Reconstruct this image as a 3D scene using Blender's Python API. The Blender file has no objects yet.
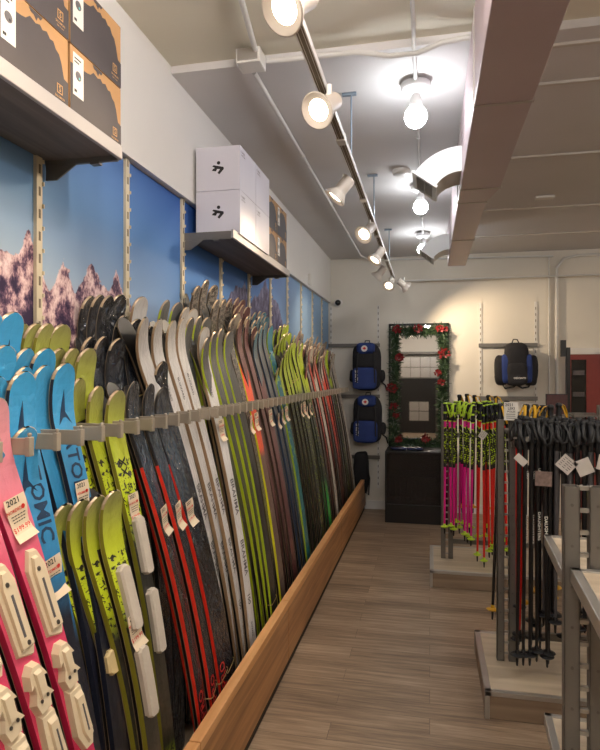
import bpy, math, random
from mathutils import Vector, Matrix, noise
random.seed(7)
C = bpy.context.scene.collection
PI = math.pi
H = 1.6
WX = -1.21      # left wall
BY = 7.2        # back wall

def lin(c):
    c = c/255.0
    return c/12.92 if c <= 0.04045 else ((c+0.055)/1.055)**2.4
def rgb(r, g, b): return (lin(r), lin(g), lin(b), 1.0)

# ---------------------------------------------------------------- materials
def new_mat(name):
    m = bpy.data.materials.new(name); m.use_nodes = True
    nt = m.node_tree; b = nt.nodes['Principled BSDF']
    return m, nt, b
def mat(name, col, rough=0.5, metal=0.0, var=0.0, scale=20, bump=0.0, coat=0.0, bscale=None, spec=None):
    m, nt, b = new_mat(name)
    b.inputs['Base Color'].default_value = col
    b.inputs['Roughness'].default_value = rough
    b.inputs['Metallic'].default_value = metal
    b.inputs['Coat Weight'].default_value = coat
    if spec is not None: b.inputs['Specular IOR Level'].default_value = spec
    tc = nt.nodes.new('ShaderNodeTexCoord')
    if var > 0:
        n = nt.nodes.new('ShaderNodeTexNoise'); n.inputs['Scale'].default_value = scale; n.inputs['Detail'].default_value = 4
        nt.links.new(tc.outputs['Object'], n.inputs['Vector'])
        r = nt.nodes.new('ShaderNodeValToRGB')
        r.color_ramp.elements[0].position = 0.3; r.color_ramp.elements[1].position = 0.7
        r.color_ramp.elements[0].color = tuple(x*(1-var) for x in col[:3])+(1,)
        r.color_ramp.elements[1].color = tuple(min(1, x*(1+var)) for x in col[:3])+(1,)
        nt.links.new(n.outputs['Fac'], r.inputs['Fac']); nt.links.new(r.outputs['Color'], b.inputs['Base Color'])
    if bump > 0:
        n2 = nt.nodes.new('ShaderNodeTexNoise'); n2.inputs['Scale'].default_value = bscale or scale*2; n2.inputs['Detail'].default_value = 5
        nt.links.new(tc.outputs['Object'], n2.inputs['Vector'])
        bp = nt.nodes.new('ShaderNodeBump'); bp.inputs['Strength'].default_value = bump; bp.inputs['Distance'].default_value = 0.01
        nt.links.new(n2.outputs['Fac'], bp.inputs['Height']); nt.links.new(bp.outputs['Normal'], b.inputs['Normal'])
    return m
def emit(name, col, strength):
    m, nt, b = new_mat(name)
    b.inputs['Base Color'].default_value = col
    b.inputs['Emission Color'].default_value = col
    b.inputs['Emission Strength'].default_value = strength
    return m

def ski_mat(name, stops, pat=None, rough=0.38, wrap=0.35):
    """stops: (v, colour); pat: (colour, scale, threshold, v0, v1, stretch)"""
    m, nt, b = new_mat(name)
    L = nt.links.new
    uv = nt.nodes.new('ShaderNodeUVMap'); uv.uv_map = 'UVMap'
    sep = nt.nodes.new('ShaderNodeSeparateXYZ'); L(uv.outputs['UV'], sep.inputs[0])
    r = nt.nodes.new('ShaderNodeValToRGB'); cr = r.color_ramp
    while len(cr.elements) < len(stops): cr.elements.new(0.5)
    for e, (p, c) in zip(cr.elements, stops): e.position = p
    for e, (p, c) in zip(cr.elements, stops): e.color = c
    oi = nt.nodes.new('ShaderNodeObjectInfo')
    col = r.outputs['Color']; L(sep.outputs['Y'], r.inputs['Fac'])
    mp = nt.nodes.new('ShaderNodeMapping'); L(uv.outputs['UV'], mp.inputs['Vector'])
    st = pat[5] if pat else 16
    mp.inputs['Scale'].default_value = (1, st, 1)
    if pat:
        n = nt.nodes.new('ShaderNodeTexNoise'); n.inputs['Scale'].default_value = pat[1]; n.inputs['Detail'].default_value = 6
        n.inputs['Roughness'].default_value = 0.65
        L(mp.outputs['Vector'], n.inputs['Vector'])
        g = nt.nodes.new('ShaderNodeMath'); g.operation = 'GREATER_THAN'; g.inputs[1].default_value = pat[2]; L(n.outputs['Fac'], g.inputs[0])
        a = nt.nodes.new('ShaderNodeMath'); a.operation = 'GREATER_THAN'; a.inputs[1].default_value = pat[3]; L(sep.outputs['Y'], a.inputs[0])
        c2 = nt.nodes.new('ShaderNodeMath'); c2.operation = 'LESS_THAN'; c2.inputs[1].default_value = pat[4]; L(sep.outputs['Y'], c2.inputs[0])
        m1 = nt.nodes.new('ShaderNodeMath'); m1.operation = 'MULTIPLY'; L(a.outputs[0], m1.inputs[0]); L(c2.outputs[0], m1.inputs[1])
        m2 = nt.nodes.new('ShaderNodeMath'); m2.operation = 'MULTIPLY'; L(m1.outputs[0], m2.inputs[0]); L(g.outputs[0], m2.inputs[1])
        mx = nt.nodes.new('ShaderNodeMix'); mx.data_type = 'RGBA'
        L(m2.outputs[0], mx.inputs['Factor']); L(col, mx.inputs['A']); mx.inputs['B'].default_value = pat[0]
        col = mx.outputs['Result']
    L(col, b.inputs['Base Color'])
    b.inputs['Roughness'].default_value = rough
    b.inputs['Coat Weight'].default_value = 0.8; b.inputs['Coat Roughness'].default_value = 0.12
    w = nt.nodes.new('ShaderNodeTexNoise'); w.inputs['Scale'].default_value = 3.0; w.inputs['Detail'].default_value = 7; w.inputs['Distortion'].default_value = 1.2
    mp2 = nt.nodes.new('ShaderNodeMapping'); mp2.inputs['Scale'].default_value = (1, 9, 1); L(uv.outputs['UV'], mp2.inputs['Vector'])
    ad = nt.nodes.new('ShaderNodeVectorMath'); ad.operation = 'ADD'; L(mp2.outputs['Vector'], ad.inputs[0])
    cmb = nt.nodes.new('ShaderNodeCombineXYZ'); mu = nt.nodes.new('ShaderNodeMath'); mu.operation = 'MULTIPLY'; mu.inputs[1].default_value = 37
    L(oi.outputs['Random'], mu.inputs[0]); L(mu.outputs[0], cmb.inputs['X']); L(cmb.outputs[0], ad.inputs[1])
    L(ad.outputs[0], w.inputs['Vector'])
    bp = nt.nodes.new('ShaderNodeBump'); bp.inputs['Strength'].default_value = min(1, wrap*2); bp.inputs['Distance'].default_value = 0.03
    if wrap > .4:
        b.inputs['Roughness'].default_value = .22; L(bp.outputs['Normal'], b.inputs['Normal'])
    L(w.outputs['Fac'], bp.inputs['Height']); L(bp.outputs['Normal'], b.inputs['Coat Normal'])
    return m

# ---------------------------------------------------------------- mesh builder
class MB:
    def __init__(s): s.v = []; s.f = []; s.m = []; s.uv = []
    def add(s, vs, fs, mi=0, uvs=None):
        o = len(s.v); s.v += [tuple(p) for p in vs]
        for k, f in enumerate(fs):
            s.f.append(tuple(i+o for i in f)); s.m.append(mi if not isinstance(mi, list) else mi[k])
            s.uv.append(uvs[k] if uvs else None)
    def box(s, a, b, mi=0, M=None):
        x0, y0, z0 = a; x1, y1, z1 = b
        vs = [Vector(p) for p in ((x0,y0,z0),(x1,y0,z0),(x1,y1,z0),(x0,y1,z0),(x0,y0,z1),(x1,y0,z1),(x1,y1,z1),(x0,y1,z1))]
        if M: vs = [M @ p for p in vs]
        s.add(vs, [(0,3,2,1),(4,5,6,7),(0,1,5,4),(1,2,6,5),(2,3,7,6),(3,0,4,7)], mi); return s
    def tube(s, pts, r, n=8, mi=0, closed=False, flat=1.0):
        pts = [Vector(p) for p in pts]; N = len(pts)
        rs = r if isinstance(r, (list, tuple)) else [r]*N
        rings = []; up = None
        for i, p in enumerate(pts):
            if closed: t = pts[(i+1) % N]-pts[i-1]
            else: t = pts[min(i+1, N-1)]-pts[max(i-1, 0)]
            if t.length < 1e-9: t = Vector((0,0,1))
            t.normalize()
            if up is None:
                up = Vector((0,0,1)) if abs(t.z) < 0.9 else Vector((0,1,0))
            a = t.cross(up)
            if a.length < 1e-6: a = t.cross(Vector((1,0,0)))
            a.normalize(); up = a.cross(t).normalized()
            rings.append([p+(a*math.cos(2*PI*k/n)+up*math.sin(2*PI*k/n)*flat)*rs[i] for k in range(n)])
        vs = [q for rg in rings for q in rg]; fs = []
        for i in range(N if closed else N-1):
            j = (i+1) % N
            for k in range(n):
                fs.append((i*n+k, j*n+k, j*n+(k+1) % n, i*n+(k+1) % n))
        if not closed:
            fs.append(tuple(range(n))); fs.append(tuple((N-1)*n+k for k in reversed(range(n))))
        mis = mi
        if isinstance(mi, list):
            mis = []
            for i in range(N-1): mis += [mi[i]]*n
            mis += [mi[0], mi[-1]]
        s.add(vs, fs, mis); return s
    def lathe(s, prof, n=20, M=None, mi=0):
        vs = []; fs = []
        for (r, z) in prof:
            for k in range(n):
                vs.append(Vector((r*math.cos(2*PI*k/n), r*math.sin(2*PI*k/n), z)))
        for i in range(len(prof)-1):
            for k in range(n):
                fs.append((i*n+k, i*n+(k+1) % n, (i+1)*n+(k+1) % n, (i+1)*n+k))
        if prof[0][0] > 1e-5: fs.append(tuple(reversed(range(n))))
        if prof[-1][0] > 1e-5: fs.append(tuple((len(prof)-1)*n+k for k in range(n)))
        if M: vs = [M @ p for p in vs]
        s.add(vs, fs, mi); return s
    def prism(s, outline, h0, h1, fn, mi=0, inset=0.0):
        """outline (a,b) extruded from h0 to h1; fn(a,b,h) -> point"""
        n = len(outline); cx = sum(p[0] for p in outline)/n; cy = sum(p[1] for p in outline)/n
        top = [(cx+(a-cx)*(1-inset), cy+(b-cy)*(1-inset)) for a, b in outline]
        vs = [fn(a, b, h0) for a, b in outline]+[fn(a, b, h1) for a, b in top]
        fs = [tuple(reversed(range(n))), tuple(range(n, 2*n))]+[(k, (k+1) % n, n+(k+1) % n, n+k) for k in range(n)]
        s.add(vs, fs, mi); return s
    def soft(s, c, r, e=0.5, nu=20, nv=14, mi=0, bump=0.0, fs=9.0, M=None):
        def sg(x, p): return math.copysign(abs(x)**p, x)
        vs = []; fc = []
        for j in range(nv+1):
            ph = -PI/2+PI*j/nv
            for i in range(nu):
                th = 2*PI*i/nu
                p = Vector((sg(math.cos(ph), e)*sg(math.cos(th), e), sg(math.cos(ph), e)*sg(math.sin(th), e), sg(math.sin(ph), e)))
                p = Vector((p.x*r[0], p.y*r[1], p.z*r[2]))+Vector(c)
                if bump: p += noise.noise_vector(p*fs)*bump
                vs.append(M @ p if M else p)
        for j in range(nv):
            for i in range(nu):
                fc.append((j*nu+i, j*nu+(i+1) % nu, (j+1)*nu+(i+1) % nu, (j+1)*nu+i))
        s.add(vs, fc, mi); return s
    def text(s, body, size, fn, mi=0, h=0.0, font=None):
        vs, fs = text_shape(body)
        s.add([fn(x*size, y*size, h) for x, y in vs], fs, mi); return s
    def build(s, name, mats, parent=None, smooth=False, bevel=0.0, loc=None):
        me = bpy.data.meshes.new(name); me.from_pydata(s.v, [], s.f)
        if not isinstance(mats, (list, tuple)): mats = [mats]
        for m in mats: me.materials.append(m)
        for p, mi in zip(me.polygons, s.m):
            p.material_index = mi; p.use_smooth = smooth
        if any(s.uv):
            l = me.uv_layers.new(name='UVMap')
            for p, u in zip(me.polygons, s.uv):
                if u:
                    for li, c in zip(p.loop_indices, u): l.data[li].uv = c
        me.update()
        o = bpy.data.objects.new(name, me); C.objects.link(o)
        if parent: o.parent = parent
        if loc: o.location = loc
        if bevel > 0:
            b = o.modifiers.new('bevel', 'BEVEL'); b.width = bevel; b.segments = 2; b.limit_method = 'ANGLE'
        if smooth:
            try: me.set_sharp_from_angle(angle=math.radians(45))
            except Exception: pass
        return o

_tc = {}
def text_shape(body):
    if body in _tc: return _tc[body]
    cu = bpy.data.curves.new('t', 'FONT'); cu.body = body; cu.align_x = 'CENTER'; cu.align_y = 'CENTER'; cu.resolution_u = 2; cu.offset = .018
    o = bpy.data.objects.new('t', cu); C.objects.link(o)
    dg = bpy.context.evaluated_depsgraph_get(); dg.update()
    me = bpy.data.meshes.new_from_object(o.evaluated_get(dg))
    r = ([(v.co.x, v.co.y) for v in me.vertices], [tuple(p.vertices) for p in me.polygons])
    bpy.data.objects.remove(o); bpy.data.meshes.remove(me); bpy.data.curves.remove(cu)
    _tc[body] = r; return r

def tag(o, label=None, cat=None, group=None, kind=None):
    if label: o['label'] = label
    if cat: o['category'] = cat
    if group: o['group'] = group
    if kind: o['kind'] = kind
    return o
def thing(name, label, cat, loc=(0,0,0), rz=0, group=None):
    o = bpy.data.objects.new(name, None); C.objects.link(o); o.empty_display_size = 0.05
    o.location = loc; o.rotation_euler = (0, 0, rz)
    return tag(o, label, cat, group)
KIDS = {}
def kids(o):
    if o.name not in KIDS: KIDS[o.name] = [c for c in bpy.data.objects if c.parent == o]
    return KIDS[o.name]
def dup(o, parent=None):
    c = o.copy(); C.objects.link(c)
    if parent: c.parent = parent
    for k in kids(o): dup(k, c)
    return c
def struct(o): o['kind'] = 'structure'; return o
ORD = 'first second third fourth fifth sixth seventh eighth ninth tenth eleventh twelfth thirteenth fourteenth fifteenth sixteenth seventeenth eighteenth nineteenth twentieth'.split()

# ---------------------------------------------------------------- room
M_wall = mat('wall_paint', rgb(226, 220, 208), 0.75, var=0.03, scale=1.5)
M_wallw = mat('upper_wall_paint', rgb(232, 230, 226), 0.7, var=0.02, scale=2)
M_ceil = mat('ceiling_paint', rgb(210, 207, 206), 0.8, var=0.04, scale=1.2, bump=0.05, bscale=30)
M_ceil2 = mat('near_ceiling_paint', rgb(222, 216, 198), 0.8, var=0.03, scale=1.2)
M_batten = mat('ceiling_batten', rgb(200, 194, 186), 0.7)

def plank_mat():
    m, nt, b = new_mat('vinyl_planks'); L = nt.links.new
    tc = nt.nodes.new('ShaderNodeTexCoord')
    br = nt.nodes.new('ShaderNodeTexBrick'); L(tc.outputs['Object'], br.inputs['Vector'])
    br.inputs['Scale'].default_value = 1; br.inputs['Brick Width'].default_value = 1.2; br.inputs['Row Height'].default_value = 0.13
    br.inputs['Mortar Size'].default_value = 0.0015; br.offset = 0.37
    br.inputs['Color1'].default_value = (0.30,)*3+(1,); br.inputs['Color2'].default_value = (0.75,)*3+(1,)
    br.inputs['Mortar'].default_value = (0.0, 0.0, 0.0, 1)
    mp = nt.nodes.new('ShaderNodeMapping'); mp.inputs['Scale'].default_value = (1.6, 26, 1); L(tc.outputs['Object'], mp.inputs['Vector'])
    n = nt.nodes.new('ShaderNodeTexNoise'); n.inputs['Scale'].default_value = 1.6; n.inputs['Detail'].default_value = 8; n.inputs['Roughness'].default_value = 0.68
    ad = nt.nodes.new('ShaderNodeVectorMath'); L(mp.outputs[0], ad.inputs[0]); L(br.outputs['Color'], ad.inputs[1]); L(ad.outputs[0], n.inputs['Vector'])
    mx = nt.nodes.new('ShaderNodeMix'); mx.data_type = 'RGBA'; mx.inputs['Factor'].default_value = 0.72
    L(br.outputs['Color'], mx.inputs['A']); L(n.outputs['Fac'], mx.inputs['B'])
    r = nt.nodes.new('ShaderNodeValToRGB'); cr = r.color_ramp
    cr.elements[0].position = 0.28; cr.elements[0].color = rgb(84, 69, 56)
    cr.elements[1].position = 0.75; cr.elements[1].color = rgb(204, 180, 154)
    e = cr.elements.new(0.5); e.color = rgb(150, 128, 106)
    L(mx.outputs['Result'], r.inputs['Fac']); L(r.outputs['Color'], b.inputs['Base Color'])
    b.inputs['Roughness'].default_value = 0.42
    bp = nt.nodes.new('ShaderNodeBump'); bp.inputs['Strength'].default_value = 0.15; bp.inputs['Distance'].default_value = 0.003
    L(n.outputs['Fac'], bp.inputs['Height']); L(bp.outputs['Normal'], b.inputs['Normal'])
    return m
def wood_mat(name, c0, c1, axis='Y', rough=0.45, scale=1.0):
    m, nt, b = new_mat(name); L = nt.links.new
    tc = nt.nodes.new('ShaderNodeTexCoord'); mp = nt.nodes.new('ShaderNodeMapping')
    s = {'X': (1.5, 30, 30), 'Y': (30, 1.5, 30), 'Z': (30, 30, 1.5)}[axis]
    mp.inputs['Scale'].default_value = tuple(x*scale for x in s); L(tc.outputs['Object'], mp.inputs['Vector'])
    n = nt.nodes.new('ShaderNodeTexNoise'); n.inputs['Scale'].default_value = 1; n.inputs['Detail'].default_value = 6; n.inputs['Distortion'].default_value = 0.6
    L(mp.outputs[0], n.inputs['Vector'])
    r = nt.nodes.new('ShaderNodeValToRGB'); r.color_ramp.elements[0].position = 0.32; r.color_ramp.elements[1].position = 0.68
    r.color_ramp.elements[0].color = c0; r.color_ramp.elements[1].color = c1
    L(n.outputs['Fac'], r.inputs['Fac']); L(r.outputs['Color'], b.inputs['Base Color']); b.inputs['Roughness'].default_value = rough
    return m
M_floor = plank_mat()
M_wood = wood_mat('trough_wood', rgb(142, 96, 56), rgb(190, 138, 88))
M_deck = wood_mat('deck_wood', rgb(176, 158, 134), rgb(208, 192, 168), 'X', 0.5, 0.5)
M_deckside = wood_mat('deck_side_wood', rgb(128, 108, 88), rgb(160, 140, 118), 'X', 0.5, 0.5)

XR, YN = 5.0, -3.0
def slab(name, a, b, m, **k): return struct(MB().box(a, b).build(name, m, **k))
slab('floor', (WX-.1, YN-.1, -0.1), (XR+.1, BY+.1, 0), M_floor)
slab('wall_left', (WX-.1, YN, 0), (WX, BY, 3.3), M_wall)
slab('wall_right', (XR, YN, 0), (XR+.1, BY, 3.3), M_wall)
slab('wall_back', (WX-.1, BY, 0), (XR+.1, BY+.1, 3.3), M_wall)
slab('wall_rear', (WX-.1, YN-.1, 0), (XR+.1, YN, 3.3), M_wall)
slab('ceiling', (WX-.1, 2.6, 3.0), (XR+.1, BY+.1, 3.3), M_ceil)
slab('ceiling_near', (WX-.1, YN-.1, 3.035), (XR+.1, 2.6, 3.3), M_ceil2).name = 'ceiling'
bk = MB().box((WX, YN, 2.475), (WX+.035, BY, 3.0)); bk.box((WX, YN, 3.0), (WX+.035, 2.6, 3.035))
struct(bk.build('trim_1', M_wallw))
slab('baseboard_back', (WX, BY-.015, 0), (1.4, BY, 0.1), M_wallw)
M_bt = M_batten
for i, y in enumerate((2.7, 3.05, 4.05, 5.3, 6.3)):
    slab('trim_%d' % (i+2), (0.42, y, 2.988), (XR, y+0.02, 3.0), M_bt)

# ---------------------------------------------------------------- mural
def mural_mat():
    m, nt, b = new_mat('mountain_print'); L = nt.links.new
    tc = nt.nodes.new('ShaderNodeTexCoord'); sp = nt.nodes.new('ShaderNodeSeparateXYZ'); L(tc.outputs['Object'], sp.inputs[0])
    def mr(src, a, b_, c=0., d=1.):
        q = nt.nodes.new('ShaderNodeMapRange'); q.inputs['From Min'].default_value = a; q.inputs['From Max'].default_value = b_
        q.inputs['To Min'].default_value = c; q.inputs['To Max'].default_value = d; L(src, q.inputs['Value']); return q.outputs[0]
    def ramp(src, st, interp='LINEAR'):
        r = nt.nodes.new('ShaderNodeValToRGB'); cr = r.color_ramp; cr.interpolation = interp
        while len(cr.elements) < len(st): cr.elements.new(0.5)
        for e, (p, c) in zip(cr.elements, st): e.position = p
        for e, (p, c) in zip(cr.elements, st): e.color = c
        L(src, r.inputs['Fac']); return r.outputs['Color']
    def mixc(f, a, b_):
        x = nt.nodes.new('ShaderNodeMix'); x.data_type = 'RGBA'; L(f, x.inputs['Factor'])
        for s_, k in ((a, 'A'), (b_, 'B')):
            if isinstance(s_, tuple): x.inputs[k].default_value = s_
            else: L(s_, x.inputs[k])
        return x.outputs['Result']
    def mth(op, a, b_):
        x = nt.nodes.new('ShaderNodeMath'); x.operation = op
        for i, s_ in enumerate((a, b_)):
            if isinstance(s_, (int, float)): x.inputs[i].default_value = s_
            else: L(s_, x.inputs[i])
        return x.outputs[0]
    y = sp.outputs['Y']; z = sp.outputs['Z']
    # sky: paler low, deeper blue high and further along the wall
    skyn = ramp(mr(z, 1.7, 2.5), [(0, rgb(226, 206, 196)), (0.3, rgb(176, 196, 210)), (0.6, rgb(124, 164, 204)), (1, rgb(92, 132, 188))])
    skyf = ramp(mr(z, 1.7, 2.5), [(0, rgb(120, 160, 205)), (0.5, rgb(78, 126, 192)), (1, rgb(44, 84, 160))])
    sky = mixc(mr(y, 1.4, 2.9), skyn, skyf)
    sky = mixc(mr(y, 4.2, 5.6), sky, rgb(140, 172, 208))
    nz = nt.nodes.new('ShaderNodeTexNoise'); nz.inputs['Scale'].default_value = 7; nz.inputs['Detail'].default_value = 9; nz.inputs['Roughness'].default_value = 0.62
    L(tc.outputs['Object'], nz.inputs['Vector'])
    n1 = mth('MULTIPLY', mth('SUBTRACT', nz.outputs['Fac'], 0.5), 0.24)
    pts = [(1.0,1.90),(1.25,1.97),(1.40,1.88),(1.51,1.95),(1.57,1.95),(1.62,2.07),(1.67,1.97),(1.73,1.86),(1.80,1.99),(1.87,1.89),(1.96,2.0),(2.04,1.94),(2.10,1.93),(2.15,2.05),(2.20,1.94),(2.3,1.80),(2.8,1.78),(3.25,1.95),(3.5,2.08),(3.66,2.18),(3.81,2.20),(3.97,2.10),(4.16,2.20),(4.35,2.31),(4.56,2.20),(4.70,2.20),(4.85,2.06),(5.1,1.9)]
    hr = ramp(mr(y, 1.0, 5.2), [((p-1.0)/4.2, ((h-1.6)/0.8,)*3+(1,)) for p, h in pts])
    hz = mth('ADD', mth('MULTIPLY', hr, 0.8), 1.6)
    dz = mth('SUBTRACT', mth('ADD', hz, n1), z)          # > 0 inside the mountain
    mask = mr(dz, 0.0, 0.006)
    mp = nt.nodes.new('ShaderNodeMapping'); mp.inputs['Scale'].default_value = (1, 1.2, .9)
    L(tc.outputs['Object'], mp.inputs['Vector'])
    n2 = nt.nodes.new('ShaderNodeTexNoise'); n2.inputs['Scale'].default_value = 14; n2.inputs['Detail'].default_value = 10; n2.inputs['Roughness'].default_value = 0.7
    L(mp.outputs[0], n2.inputs['Vector'])
    f = mth('SUBTRACT', n2.outputs['Fac'], mr(dz, 0.0, 0.4, -.02, 0.17))
    rock = ramp(f, [(0.37, rgb(50, 38, 66)), (0.44, rgb(112, 84, 104)), (0.49, rgb(196, 160, 162)), (0.57, rgb(240, 216, 214))])
    rockf = ramp(f, [(0.36, rgb(52, 52, 84)), (0.5, rgb(84, 86, 124)), (0.62, rgb(118, 122, 158))])
    rock = mixc(mr(y, 2.3, 2.9), rock, rockf)
    L(mixc(mask, sky, rock), b.inputs['Base Color'])
    b.inputs['Roughness'].default_value = 0.7; b.inputs['Specular IOR Level'].default_value = .25
    return m
M_mural = mural_mat()
mur = thing('mountain_mural', 'blue sky and snowy mountain print panels covering the left wall behind the skis', 'mural')
ys = [-0.02+0.56*k for k in range(13)]+[7.19]
for a, b in zip(ys, ys[1:]):
    MB().box((WX+.001, a+.0015, 0.9), (WX+.007, b-.0015, 2.47)).build('mural_panel', M_mural, mur)

# ---------------------------------------------------------------- slotted standards
M_std = mat('standard_paint', rgb(212, 200, 172), 0.45)
M_hole = mat('slot_dark', rgb(120, 108, 90), 0.7)
M_steel = mat('grey_steel', rgb(122, 118, 112), 0.42, metal=0.5, var=0.04, scale=6)
M_alu = mat('brushed_aluminium', rgb(190, 186, 180), 0.35, metal=0.75, var=0.04, scale=15)
M_white = mat('white_enamel', rgb(225, 222, 216), 0.4)
def standard(pos, z0, z1, facing, label, grp, m=M_std):
    t = thing('slotted_standard', label, 'wall standard', (pos[0], pos[1], z0), 0, grp)
    f = (lambda a, b, c: (c, a, b)) if facing == 'X' else (lambda a, b, c: (-a if False else a, -c, b))
    def bx(mb, a0, a1, b0, b1, c0, c1, mi=0):
        p = f(a0, b0, c0); q = f(a1, b1, c1)
        mb.box(tuple(min(x, y) for x, y in zip(p, q)), tuple(max(x, y) for x, y in zip(p, q)), mi)
    mb = MB(); L = z1-z0
    bx(mb, -.014, .014, 0, L, 0, .012)
    n = int(L/0.07)
    for k in range(n):
        z = .04+k*0.07
        bx(mb, -.004, .004, z, z+.028, .012, .0135, 1)
        bx(mb, .012, .017, z+.034, z+.046, .012, .018, 0)
    mb.build('slotted_channel', [m, M_hole], t)
    return t
sd = [1.10+0.56*k for k in range(11)]
for i, y in enumerate(sd):
    standard((WX+.007, y), 1.0, 2.47, 'X', 'cream slotted upright strip over the mural, %s from the near end' % ORD[i], 'slotted strips over the mural')
for i, (x, lb) in enumerate(((-1.17, 'slotted strip in the back left corner by the mural'), (-0.60, 'slotted strip on back wall between backpacks and wreathed mirror'),
                             (0.57, 'slotted strip on back wall left of the lone backpack'), (1.17, 'slotted strip on back wall right of the lone backpack'))):
    standard((x, BY), 0.25 if i < 2 else 0.9, 2.43, 'Y', lb, 'slotted strips on the back wall', M_white)
def wall_bar(x0, x1, z, label):
    t = MB().box((x0, BY-.03, z-.022), (x1, BY-.012, z+.022)).build('display_bar', M_steel, bevel=.003)
    tag(t, label, 'display bar', 'grey display bars on the back wall')
wall_bar(-1.2, -0.58, 1.955, 'grey bar on back wall carrying the upper left backpack')
wall_bar(-1.2, -0.58, 1.345, 'grey bar on back wall carrying the lower left backpack')
wall_bar(-0.95, -0.58, 0.62, 'short grey bar on back wall low beside the black bag')
wall_bar(0.55, 1.19, 1.94, 'grey bar on back wall carrying the lone backpack')
wall_bar(0.55, 1.19, 1.335, 'grey bar on back wall just above the ski poles')

# ---------------------------------------------------------------- shelves with boxes
M_shelf = mat('shelf_metal', rgb(176, 174, 176), 0.5)
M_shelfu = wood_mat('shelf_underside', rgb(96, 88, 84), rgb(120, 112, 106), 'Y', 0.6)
def shelf(y0, y1, label):
    t = thing('wall_shelf', label, 'shelf', (WX, y0, 2.27), 0, 'metal shelves above the mural')
    w = y1-y0
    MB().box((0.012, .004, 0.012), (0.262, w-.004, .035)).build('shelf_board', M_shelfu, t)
    MB().box((0.262, 0, 0), (0.275, w, .042)).build('front_lip', M_shelf, t, bevel=.002)
    for yy in (0.0, w-.012):
        mb = MB(); mb.box((0.012, yy, -.004), (0.262, yy+.012, .034))
        mb.prism([(0.012, -.05), (.05, -.05), (0.12, -.004), (.012, -.004)], yy+.002, yy+.008, lambda a, b, h: (a, h, b))
        mb.build('shelf_bracket', M_steel, t)
        for xx in (.06, .17): MB().box((xx, yy, -.010), (xx+.03, yy+.022, -.003)).build('clip', M_steel, t)
shelf(-0.02, 1.71, 'near grey wall shelf carrying brown helmet boxes')
shelf(2.79, 3.99, 'far grey wall shelf carrying white boxes')

M_kraft = mat('kraft_card', rgb(176, 134, 88), 0.7, var=0.04, scale=8)
M_bdark = mat('box_dark_print', rgb(66, 60, 62), 0.6, var=0.05, scale=10)
M_whitep = mat('white_paper', rgb(226, 222, 214), 0.6)
M_ink = mat('black_ink', rgb(24, 22, 24), 0.5)
M_gold = mat('gold_ink', rgb(196, 150, 96), 0.5)
M_teal = mat('teal_ink', rgb(90, 190, 190), 0.5)
M_inkg = mat('grey_ink', rgb(96, 92, 94), 0.6)
def helmet_box(y, z, label, w=0.272, h=0.193, d=0.24, grp='helmet boxes on the near shelf', i=0):
    t = thing('helmet_box', label, 'box', (WX+.02, y, z), 0, grp)
    MB().box((0, 0, 0), (d, w, h)).build('carton', M_kraft, t, bevel=.0015)
    X = lambda a, b, hh: (d+hh, a, b)
    # mountain silhouette print
    prof = [(w, .40*h), (w*.93, .42*h), (w*.89, .60*h), (w*.85, .70*h), (w*.80, .73*h), (w*.76, .81*h), (w*.71, .80*h), (w*.66, .86*h), (w*.60, .83*h), (w*.56, .87*h), (w*.50, .84*h), (w*.42, .87*h), (w*.36, .80*h), (w*.30, .78*h), (0, .74*h)]
    mb = MB(); lo = [(0, 0), (w, 0)]
    n = len(prof); vs = [X(a, b, .0008) for a, b in prof]+[X(a, 0, .0008) for a, b in prof]
    mb.add(vs, [(k, k+1, n+k+1, n+k) for k in range(n-1)][::1]); mb.f = [tuple(reversed(f)) for f in mb.f]
    mb.build('mountain_print', M_bdark, t)
    mb = MB(); mb.prism([(w*.40, h*.985), (w*.60, h*.985), (w*.57, h*.93), (w*.53, h*.94), (w*.51, h*.88), (w*.47, h*.93), (w*.43, h*.935)], .0008, .0011, X); mb.build('peak_mark', M_bdark, t)
    mb = MB()
    mb.box((d+.0008, .012, h*.32), (d+.0014, .062, h*.92))
    lb = mb.build('size_label', M_whitep, t)
    mb = MB(); mb.soft((d+.0016, .037, h*.62), (.0008, .014, .013), 1.0, 12, 8, 0); mb.soft((d+.0018, .040, h*.60), (.0006, .007, .006), 1.0, 10, 6, 1)
    mb.build('helmet_picture', [M_inkg, M_teal if i else M_ink], lb)
    mb = MB()
    mb.box((d+.0014, .018, h*.84), (d+.0017, .05, h*.86), 0); mb.box((d+.0014, .018, h*.79), (d+.0017, .04, h*.81), 0)
    mb.box((d+.0014, .018, h*.37), (d+.0017, .03, h*.41), 0)
    mb.build('label_print', [M_ink], lb)
    mb = MB(); lx, lz, r = w*.86, h*.235, .0125
    for (a0, b0, a1, b1) in ((-r, -r, r, -r+.003), (-r, r-.003, r, r), (-r, -r, -r+.003, r), (r-.003, -r, r, r)):
        mb.box((d+.0012, lx+a0, lz+b0), (d+.0016, lx+a1, lz+b1))
    mb.text('S', .022, lambda a, b, hh: X(lx+a, lz+b, hh), 0, .0016)
    mb.text('SALOMON', .0085, lambda a, b, hh: X(lx+a, lz-.022+b, hh), 0, .0016)
    mb.text('TIME TO PLAY', .005, lambda a, b, hh: X(lx+a, lz-.032+b, hh), 0, .0016)
    mb.build('logo', M_gold, t)
    return t
zs = 2.305
nm = ['bottom row, nearest the camera edge', 'bottom row, at the shelf end', 'top row, above the left one', 'top row, at the shelf end']
for r in range(2):
    for k in range(2):
        helmet_box(1.172+k*.283+random.uniform(-.002, .004), zs+r*.195, 'brown and charcoal mountain-print helmet box, '+nm[r*2+k], i=k or r)
fn_ = ['lower row next to the white boxes', 'lower row at the far end', 'upper row next to the white boxes', 'upper row at the far end']
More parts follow.
